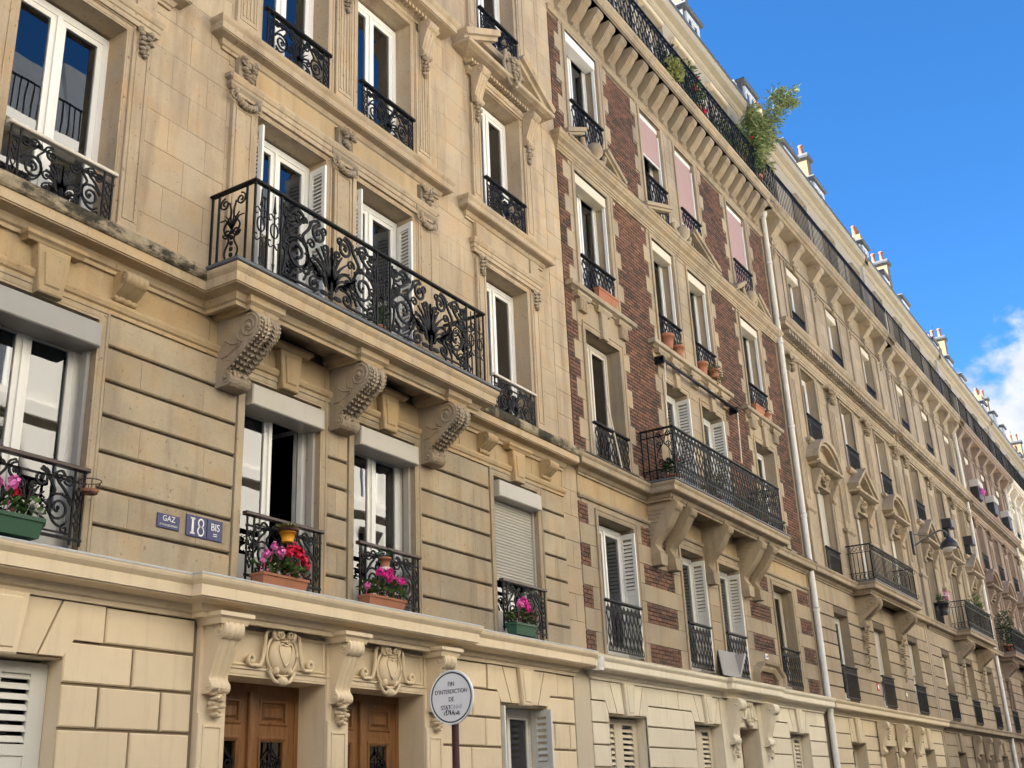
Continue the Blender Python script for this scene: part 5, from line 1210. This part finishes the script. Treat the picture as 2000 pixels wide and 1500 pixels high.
# wall lamp between the two grey houses
t = thing('street_lamp', 'black domed street lamp on a bracket between two weathered stone houses', 'street lamp', (39.62, -.03, 9.2))
m = MB(); m.cbox(39.52, 39.72, -.09, -.0, 9.25, 10.05, .02).build('wall_plate', 'lamp_black', t)
m = MB(); m.tube(spline([(39.62, -.08, 9.55), (39.62, -.5, 9.75), (39.62, -.95, 9.93), (39.62, -1.15, 9.86), (39.62, -1.2, 9.70)], 5), .030, 8); m.tube([(39.62, -.08, 9.95), (39.62, -.6, 9.80)], .018, 6); m.build('arm', 'zinc', t, True)
m = MB(); m.lathe([(.30, 0), (.305, .03), (.285, .12), (.23, .21), (.14, .29), (.065, .34), (.055, .46), (.0, .47), (.04, .32), (.13, .25), (.22, .18), (.275, .09), (.29, .01)], (39.62, -1.2, 9.30), 20); m.build('lamp_shade', 'lamp_black', t, True)
m = MB(); m.blob((39.62, -1.2, 9.33), (.25, .25, .10), 14, 7); m.build('diffuser', 'sign_white', t, True)
# grey sheet leaning on the cornice
t = thing('leaning_panel', 'grey metal panel leaning on the cream cornice in front of a brick house window', 'panel', (21.4, -.2, 3.87))
m = MB(); m.add([(20.75, -.26, 3.885), (21.55, -.30, 3.885), (22.0, -.06, 4.42), (21.2, -.02, 4.42), (20.75, -.24, 3.885), (21.55, -.28, 3.885), (22.0, -.04, 4.42), (21.2, 0, 4.42)], [(0, 1, 2, 3), (7, 6, 5, 4), (0, 4, 5, 1), (1, 5, 6, 2), (2, 6, 7, 3), (3, 7, 4, 0)])
m.build('sheet', 'hood_grey', t); MB().prism([(21.50, 3.885), (21.56, 3.885), (22.0, 4.38), (21.9, 4.38)], -.28, -.02).build('cheek', 'roller_grey', t)
# folded awning gear above the brick house balcony
t = thing('awning_frame', 'rolled dark awning bar with two pale hanging rods above the brick house balcony', 'awning', (19.5, -.12, 8.5))
MB().tube([(19.46, -.16, 9.93), (23.46, -.16, 9.93)], .035, 10).build('roller', 'iron', t, True)
for x, b in ((19.55, 19.30), (23.42, 23.20)): MB().tube([(x, -.18, 9.90), (b, -.22, 8.62)], .014, 6).build('rod', 'cream_shutter', t)
for x in (19.5, 23.42): MB().cbox(x-.04, x+.04, -.2, .0, 9.86, 10.0, .01).build('bracket', 'iron', t)
t = thing('pale_rod', 'thin pale rod leaning beside the peeling window of the brick house', 'rod', (17.45, -.12, 7.1)); MB().tube([(17.42, -.10, 7.14), (17.10, -.06, 8.30)], .014, 6).build('rod', 'cream_shutter', t)
# ================================================================ pots and plants
GP = 'pots standing on window sills'
def trough(par, x0, x1, y0, y1, z, h, mat, taper=.02):
    m = MB(); w = .018
    lo = [(x0+taper, y0+taper), (x1-taper, y0+taper), (x1-taper, y1-taper), (x0+taper, y1-taper)]; hi = [(x0, y0), (x1, y0), (x1, y1), (x0, y1)]
    ri = [(x0-.012, y0-.012), (x1+.012, y0-.012), (x1+.012, y1+.012), (x0-.012, y1+.012)]; inn = [(x0+w, y0+w), (x1-w, y0+w), (x1-w, y1-w), (x0+w, y1-w)]
    m.rings([[(*p, z) for p in lo], [(*p, z+h*.8) for p in hi], [(*p, z+h*.8) for p in ri], [(*p, z+h) for p in ri], [(*p, z+h) for p in inn], [(*p, z+h*.75) for p in inn]], closed=True)
    return m.build('trough', mat, par)
def pot(par, x, y, z, r, h, mat):
    m = MB(); m.lathe([(r*.70, 0), (r*.95, h*.78), (r*1.08, h*.78), (r*1.10, h), (r*.92, h), (r*.9, h*.8)], (x, y, z), 16); return m.build('pot', mat, par, True)
def geranium(label, x0, x1, y0, y1, z, h, mat, heads, fh, seed, n=150, group=GP, leafm='leaf', cat='potted plant', rnd_pot=False):
    t = thing('potted_geranium', label, cat, ((x0+x1)/2, (y0+y1)/2, z), group); rg = random.Random(seed)
    if rnd_pot: pot(t, (x0+x1)/2, (y0+y1)/2, z, (x1-x0)/2, h, mat)
    else: trough(t, x0, x1, y0, y1, z, h, mat)
    MB().box(x0+.03, x1-.03, y0+.03, y1-.03, z+h*.55, z+h*.85).build('soil', 'soil', t)
    m = MB(); plant_leaves(m, ((x0+x1)/2, (y0+y1)/2, z+h+fh*.30), ((x1-x0)*.55, (y1-y0)*.6+.05, fh*.34), n, .075, .07, rg)
    for _ in range(8): x = rg.uniform(x0+.05, x1-.05); m.tube([(x, (y0+y1)/2, z+h*.7), (x+rg.uniform(-.05, .05), (y0+y1)/2, z+h+fh*.5)], .005, 4)
    m.build('foliage', leafm, t)
    for (u, v, r, pm) in heads:
        q = MB(); cx = x0+(x1-x0)*u; cy = (y0+y1)/2-.05+rg.uniform(-.03, .03); cz = z+h+fh*v
        flower_head(q, (cx, cy, cz), r, rg, 48); q.tube([(cx, (y0+y1)/2, z+h), (cx, cy, cz)], .004, 4); q.build('flower_head', pm, t)
    return t
P_, R_, G_, W_ = 'petal_pink', 'petal_red', 'petal_magenta', 'petal_white'
geranium('dark green window box of pink, red and white flowers by the grey roller box window', 5.0, 5.84, -.30, -.12, 3.905, .17, 'green_plastic', [(.64, .86, .075, P_), (.70, .60, .05, R_), (.45, .8, .06, P_), (.84, .42, .035, W_), (.92, .36, .035, W_), (.78, .45, .03, W_), (.97, .22, .03, W_), (.25, .7, .06, R_)], .28, 3)
geranium('terracotta trough of pink and red geraniums below the open window', 8.46, 9.14, -.28, -.11, 3.895, .13, 'terracotta', [(.12, .66, .055, P_), (.22, .92, .05, P_), (.42, .78, .07, P_), (.62, .86, .075, R_), (.72, 1.02, .07, R_), (.80, .86, .075, R_), (.93, .70, .065, R_), (1.0, .50, .06, R_), (.05, .42, .04, P_)], .31, 5, leafm='leaf')
geranium('terracotta trough of magenta geraniums below the window beside the open one', 10.18, 10.86, -.28, -.11, 3.895, .13, 'terracotta', [(.38, .88, .065, G_), (.50, .80, .065, G_), (.66, .72, .06, G_), (.80, .60, .065, G_), (.92, .66, .055, G_), (.05, .30, .05, P_), (.58, .95, .05, G_)], .33, 6)
geranium('dark green pot of magenta geraniums below the lowered roller shutter', 13.36, 13.88, -.28, -.10, 3.90, .16, 'green_plastic', [(.30, .80, .07, P_), (.48, .92, .075, G_), (.60, .72, .07, G_), (.78, .80, .065, G_), (.90, .55, .06, G_), (.95, .30, .05, G_)], .32, 7)
t = thing('hanging_pot', 'yellow pot in a brown basket hung on the open window guard', 'plant pot', (8.92, -.17, 4.40), GP); pot(t, 8.92, -.17, 4.42, .085, .12, 'yellow_plastic')
m = MB(); rg = random.Random(9); plant_leaves(m, (8.92, -.17, 4.57), (.13, .09, .05), 110, .06, .03, rg); m.build('foliage', 'dry_leaf', t); MB().tube([(8.80+.12*math.cos(a*.5236)+.12, -.17+.10*math.sin(a*.5236), 4.545) for a in range(13)], .014, 6).build('basket_rim', 'post_brown', t)
t = thing('small_pot', 'small brown pot on a white saucer fixed to the iron guard', 'plant pot', (10.60, -.16, 4.40), GP); pot(t, 10.60, -.17, 4.40, .07, .12, 'terracotta'); MB().lathe([(.05, 0), (.075, .03), (.07, .035)], (10.60, -.17, 4.365), 12).build('saucer', 'enamel_white', t, True)
m = MB(); plant_leaves(m, (10.60, -.17, 4.56), (.07, .06, .05), 40, .06, .03, rg); m.build('foliage', 'leaf_dark', t)
t = thing('wire_basket', 'empty wire pot holder with a flat brown saucer hooked on the iron guard end', 'pot holder', (6.36, -.16, 4.38)); q = MB()
for zz, r in ((4.54, .10), (4.43, .07)): q.tube([(6.36+r*math.cos(k*.5236), -.17+r*math.sin(k*.5236), zz) for k in range(13)], .005, 4)
for k in range(6): q.tube([(6.36+.10*math.cos(k*1.047), -.17+.10*math.sin(k*1.047), 4.54), (6.36+.07*math.cos(k*1.047), -.17+.07*math.sin(k*1.047), 4.43)], .004, 4)
q.build('wire', 'iron_brown', t); MB().lathe([(.05, 0), (.085, .035), (.08, .04)], (6.36, -.17, 4.42), 12).build('saucer', 'terracotta', t, True)
def shrub(name, label, c, r, n, L, w, mat, seed, flowers=(), potr=.14, poth=.26, potm='terracotta', group=None, zfloor=None, up=.4, canes=0):
    zf = c[2]-r[2]-.05 if zfloor is None else zfloor
    t = thing(name, label, 'plant', (c[0], c[1], zf), group); rg = random.Random(seed)
    if potr: pot(t, c[0], c[1], zf, potr, poth, potm)
    m = MB(); plant_leaves(m, c, r, n, L, w, rg, up); m.build('foliage', mat, t)
    q = MB()
    for k in range(max(5, canes)): a = rg.uniform(0, 6.28); q.tube([(c[0]+.03*math.cos(a), c[1]+.03*math.sin(a), zf+poth*.8), (c[0]+r[0]*.5*math.cos(a), c[1]+r[1]*.4*math.sin(a), c[2]+r[2]*.6)], .008, 4, .004)
    q.build('stem', 'leaf_dark', t)
    for (dx, dz, rr, pm) in flowers: q = MB(); flower_head(q, (c[0]+dx, c[1]-r[1]*.8, c[2]+dz), rr, rg, 40); q.build('flower_head', pm, t)
    return t
shrub('potted_plant', 'potted plant with pale yellow flowers behind the scrolled balcony railing', (10.10, -.45, 7.42), (.16, .12, .22), 90, .09, .03, 'leaf', 12, [(-.08, .10, .035, 'petal_white'), (.04, .16, .035, 'petal_white'), (.12, .02, .03, 'petal_white')], .10, .16, zfloor=7.11)
# brick house sills
def sill_pot(label, x, r, h, leaves=0, mat='leaf', z=10.335):
    t = thing('sill_pot', label, 'plant pot', (x, -.10, z), GP); pot(t, x, -.06, z, r, h, 'terracotta'); MB().lathe([(.02, 0), (r*.85, 0), (.02, .01)], (x, -.06, z+h*.8), 12).build('soil', 'soil', t)
    if leaves: m = MB(); plant_leaves(m, (x, -.07, z+h+.05), (r*1.2, r, .09), leaves, .09, .03, random.Random(int(x*7))); m.build('foliage', mat, t)
    return t
t = thing('sill_trough', 'empty terracotta trough on the sill beside the pale limestone house', 'plant pot', (17.3, -.06, 10.335), GP); trough(t, 16.95, 17.72, -.14, .06, 10.34, .22, 'terracotta', .04); MB().box(17.0, 17.67, -.10, .02, 10.45, 10.50).build('soil', 'soil', t)
sill_pot('tall terracotta pot on the double sill of the brick house', 20.05, .15, .32); sill_pot('smaller terracotta pot with wilted stems on the double sill', 20.58, .13, .24, 30, 'dry_leaf')
sill_pot('terracotta pot hidden behind the trailing plant on the double sill', 21.85, .13, .28)
shrub('trailing_plant', 'dry grey-green trailing plant hanging over the double sill of the brick house', (22.25, -.16, 10.48), (.36, .14, .24), 330, .075, .028, 'dry_leaf', 21, (), .13, .2, zfloor=10.34, up=-.2)
t = thing('sill_trough', 'terracotta trough on the brick house sill by the white downpipe', 'plant pot', (25.25, -.06, 10.335), GP); trough(t, 24.92, 25.50, -.13, .05, 10.34, .20, 'terracotta', .03); MB().box(24.96, 25.46, -.09, .01, 10.44, 10.49).build('soil', 'soil', t)
sill_pot('small terracotta pot with a sprig beside the trough by the downpipe', 25.78, .11, .18, 24, 'leaf_dark')
for k, (x, h, m, fl, lb) in enumerate(((20.95, .26, 'leaf_pale', [(0, .1, .05, 'petal_white'), (.2, -.1, .05, 'petal_white')], 'yellow-green potted plant with white flowers on the brick house balcony'), (22.75, .22, 'leaf', [(-.1, .12, .06, 'petal_pink'), (.1, 0, .05, 'petal_red')], 'potted plant with pink flowers on the brick house balcony'), (23.45, .22, 'leaf_pale', [(.05, .1, .05, 'petal_white')], 'pale leafy pot at the end of the brick house balcony'), (18.95, .14, 'leaf_dark', [(0, .1, .05, 'petal_red')], 'low pot with red flowers in the corner of the brick house balcony'))):
    shrub('balcony_plant', lb, (x, -.38, 7.42+h*.7), (.26, .16, h), 130, .12, .05, m, 30+k, fl, .13, .24, zfloor=7.125)
# roof balcony of the brick house
shrub('yellow_shrub', 'yellow-green shrub spilling over the roof cornice edge', (20.75, -.60, 17.36), (.34, .14, .30), 420, .09, .05, 'leaf_pale', 41, (), 0, .1, zfloor=17.18)
shrub('climbing_shrub', 'dark green bush with red flowers behind the roof railing', (22.6, -.24, 18.0), (.62, .22, .85), 620, .11, .05, 'leaf', 42, [(-.25, -.15, .09, 'petal_red'), (.30, -.5, .10, 'petal_red'), (.1, .35, .07, 'petal_red')], .2, .32, zfloor=17.18)
shrub('climbing_shrub', 'dark leafy bush beside the yellow shrub on the roof balcony', (21.4, -.22, 17.95), (.38, .2, .75), 330, .11, .05, 'leaf_dark', 43, (), .2, .32, zfloor=17.18)
shrub('flowering_shrub', 'tall pale-leaved bush with red blooms at the roof balcony end', (26.35, -.24, 18.15), (.55, .36, .95), 650, .11, .055, 'leaf', 44, [(-.2, .3, .05, 'petal_red')], .2, .32, zfloor=17.18)
shrub('roof_plant', 'low grey-green leafy plant between the red-flowered bush and the bamboo', (24.4, -.22, 17.75), (.55, .2, .5), 360, .11, .045, 'leaf', 46, (), .18, .3, zfloor=17.18)
shrub('roof_plant', 'pale leafy plant pressed against the roof railing beside the bamboo', (25.5, -.26, 17.95), (.45, .2, .7), 420, .11, .04, 'leaf_pale', 47, (), .18, .3, zfloor=17.18)
t = thing('bamboo', 'feathery bamboo arching out over the roof balcony end against the sky', 'plant', (26.7, -.22, 17.18)); rg = random.Random(45); m = MB(); q = MB(); pot(t, 26.7, -.22, 17.18, .25, .4, 'terracotta')
for k in range(48):
    big = k < 12; lean = rg.uniform(-.5, .9) if not big else rg.uniform(.5, 1.1); hh = rg.uniform(.9, 2.1) if not big else rg.uniform(2.3, 3.1)
    ex = 26.7+lean*(.75 if not big else 1.05); ey = -.22-(rg.uniform(.0, .45) if not big else rg.uniform(.6, 1.15))
    pts = spline([(26.7+rg.uniform(-.2, .2), -.22, 17.5), (26.7+lean*.35, (ey-.3)/2, 17.4+hh*.6), (ex, ey, 17.4+hh), (ex+.30*lean, ey-.15, 17.4+hh+(.10 if big else -.15))], 6)
    q.tube(pts, .009, 4, .003)
    for j in range(95):
        w_ = rg.random(); p = pts[min(len(pts)-1, int(len(pts)*((.15+.85*w_) if not big else (.30+.70*w_))))]
        m.leaf((p[0]+rg.uniform(-.10, .10), p[1]+rg.uniform(-.10, .10), p[2]+rg.uniform(-.09, .09)), (rg.uniform(-.3, 1), rg.uniform(-.8, .3), rg.uniform(-.4, .5)), (0, 0, 1), rg.uniform(.12, .26), .024)
m.build('foliage', 'bamboo_leaf', t); q.build('cane', 'bamboo_leaf', t)
# further along
shrub('balcony_pot', 'dark pot of pink and white flowers on a guard of the further grey house', (41.6, -.28, 7.98), (.30, .18, .16), 110, .10, .06, 'leaf', 51, [(-.18, .1, .10, 'petal_white'), (.0, .16, .11, 'petal_pink'), (.18, .1, .10, 'petal_white'), (.08, .02, .09, 'petal_pink'), (-.1, 0, .08, 'petal_pink')], .20, .46, 'lamp_black', zfloor=7.42)
shrub('balcony_plant', 'spiky green plant behind the bare balcony railing of the further grey house', (46.9, -.35, 8.2), (.55, .25, .6), 320, .20, .03, 'leaf', 52, (), .2, .35, zfloor=7.125)
shrub('balcony_plant', 'bushy dark green plant on the brown house balcony', (53.2, -.38, 8.2), (.75, .25, .75), 420, .16, .06, 'leaf_dark', 53, (), .22, .35, zfloor=7.125)
shrub('balcony_plant', 'second leafy plant further along the brown house balcony', (55.0, -.38, 7.9), (.6, .25, .5), 260, .16, .06, 'leaf_dark', 54, (), .22, .35, zfloor=7.125)
for k, (x, lb) in enumerate(((53.75, 'white window box with pink flowers on the brown stone house'), (57.45, 'white window box on the middle upper sill of the brown stone house'), (61.25, 'white window box on the brown house sill next to the whitish house'))):
    t = thing('window_box', lb, 'window box', (x, -.2, 14.38), 'white window boxes of the brown house'); MB().cbox(x-.55, x+.55, -.42, .0, 14.55, 14.85, .03).build('box', 'plaster_white', t); MB().cbox(x-.42, x+.42, -.34, -.02, 14.0, 14.56, .02).build('bracket', 'lamp_black', t)
    if k == 0: q = MB(); flower_head(q, (x, -.40, 14.35), .17, random.Random(3), 90); q.build('flower_head', 'petal_pink', t)
for x, lb in ((45.8, 'black lidded box fixed to the middle upper guard of the further grey house'), (49.7, 'black lidded box on the upper guard beside the brown house')):
    t = thing('black_box', lb, 'window box', (x-.5, -.2, 11.0), 'black boxes on upper guards'); MB().cbox(x-.75, x-.15, -.42, -.08, 11.15, 11.5, .03).build('box', 'lamp_black', t); MB().cbox(x-.62, x-.3, -.26, -.06, 10.8, 11.16, .02).build('bracket', 'lamp_black', t)
# ================================================================ street and the row across it
g = MB(); g.add([(-300, -300, -.16), (400, -300, -.16), (400, 300, -.16), (-300, 300, -.16)], [(0, 1, 2, 3)]); structure('ground', g, 'asphalt')
structure('road', MB().box(-60, 160, -9.0, -2.2, -.155, -.13), 'asphalt')
for nm, y0, y1 in (('pavement', -2.05, -.0), ('pavement', -11.5, -9.15)): structure(nm, MB().box(-60, 160, y0, y1, -.155, -.004), 'granite')
for y0, y1 in ((-2.2, -2.05), (-9.15, -9.0)):
    m = MB(); m.box(-60, 160, y0, y1, -.155, -.0); structure('kerb', m, 'granite')
YO = -11.5
OP = [('sunlit cream house with slate roof across the street, opposite the pavement sign', -22, 2), ('sunlit yellowish house across the street facing the blue number plate', 2, 14.5), ('sunlit cream house across the street facing the brick house', 14.5, 27), ('pale sunlit house across the street facing the arched pediments', 27, 40), ('sunlit house across the street facing the bare balconies', 40, 54), ('sunlit house across the street facing the brown stone house', 54, 80)]
for k, (lb, x0, x1) in enumerate(OP):
    H = 16.2+(k % 3)*.5
    o = thing('facing_house', lb, 'building', (x0, YO, 0), 'houses across the street')
    n = max(3, int((x1-x0)/2.9)); cs = [x0+(x1-x0)*(i+.5)/n for i in range(n)]; fl = [(.6, 3.0), (4.2, 6.2), (7.2, 9.5), (10.4, 12.7), (13.3, 15.2)]
    ops = [(c-.55, c+.55, a, b) for c in cs for a, b in fl]
    T = lambda x, y, z: (x, YO-y, z)
    xs = sorted({x0, x1, *[q[0] for q in ops], *[q[1] for q in ops]}); zs = sorted({0, H, *[q[2] for q in ops], *[q[3] for q in ops]})
    m = MB(T)
    for a, b in zip(xs, xs[1:]):
        for c, d in zip(zs, zs[1:]):
            if not any(q[0] < (a+b)/2 < q[1] and q[2] < (c+d)/2 < q[3] for q in ops): m.add([(a, 0, c), (a, 0, d), (b, 0, d), (b, 0, c)], [(0, 1, 2, 3)])
    for a, b, c, d in ops:
        m.add([(a, 0, c), (a, 0, d), (a, .3, d), (a, .3, c), (b, 0, c), (b, 0, d), (b, .3, d), (b, .3, c)], [(0, 1, 2, 3), (4, 7, 6, 5), (1, 5, 6, 2), (0, 3, 7, 4)])
    m.box(x0, x1, 9, 9.1, 0, H); m.build('wall', 'sunlit_facade', o)
    for i in range(n):
        MB(T).cbox(cs[i]-(x1-x0)/n/2+.08, cs[i]+(x1-x0)/n/2-.08, -.10, -.02, .15, 3.5, .03).build('added_dark_panel', 'added_dark_panel', o)  # unseen dark facing added over the ground floor to cut bounced light
    for a, b, c, d in ops:
        w = MB(T); w.box(a, b, .28, .32, c, c+.08).box(a, b, .28, .32, d-.08, d).box(a, a+.07, .28, .32, c+.08, d-.08).box(b-.07, b, .28, .32, c+.08, d-.08).box((a+b)/2-.04, (a+b)/2+.04, .28, .32, c+.08, d-.08)
        wo = w.build('window', 'white_frame', o)
        MB(T).box(a+.07, b-.07, .31, .33, c+.08, d-.08).build('pane', 'slate', wo)
    for z, p in ((3.6, .25), (6.7, .3), (9.9, .15), (12.9, .2), (H-.4, .5)):
        MB(T).box(x0, x1, -p, .0, z, z+.28).build('cornice', 'sunlit_facade', o)
    r = MB(T)
    r.box(x0, x1, -.45, -.42, H+.75, H+.80)
    xx = x0
    while xx < x1: r.box(xx-.012, xx+.012, -.45, -.42, H-.1, H+.8); xx += .16
    r.build('balcony_railing', 'iron', o)
    q = MB(T); q.rings([[(x, .3, H-.15), (x, .9, H+2.4), (x, 5, H+3.2), (x, 9, H-.15)] for x in (x0, x1)], closed=True); q.build('roof', 'zinc', o)
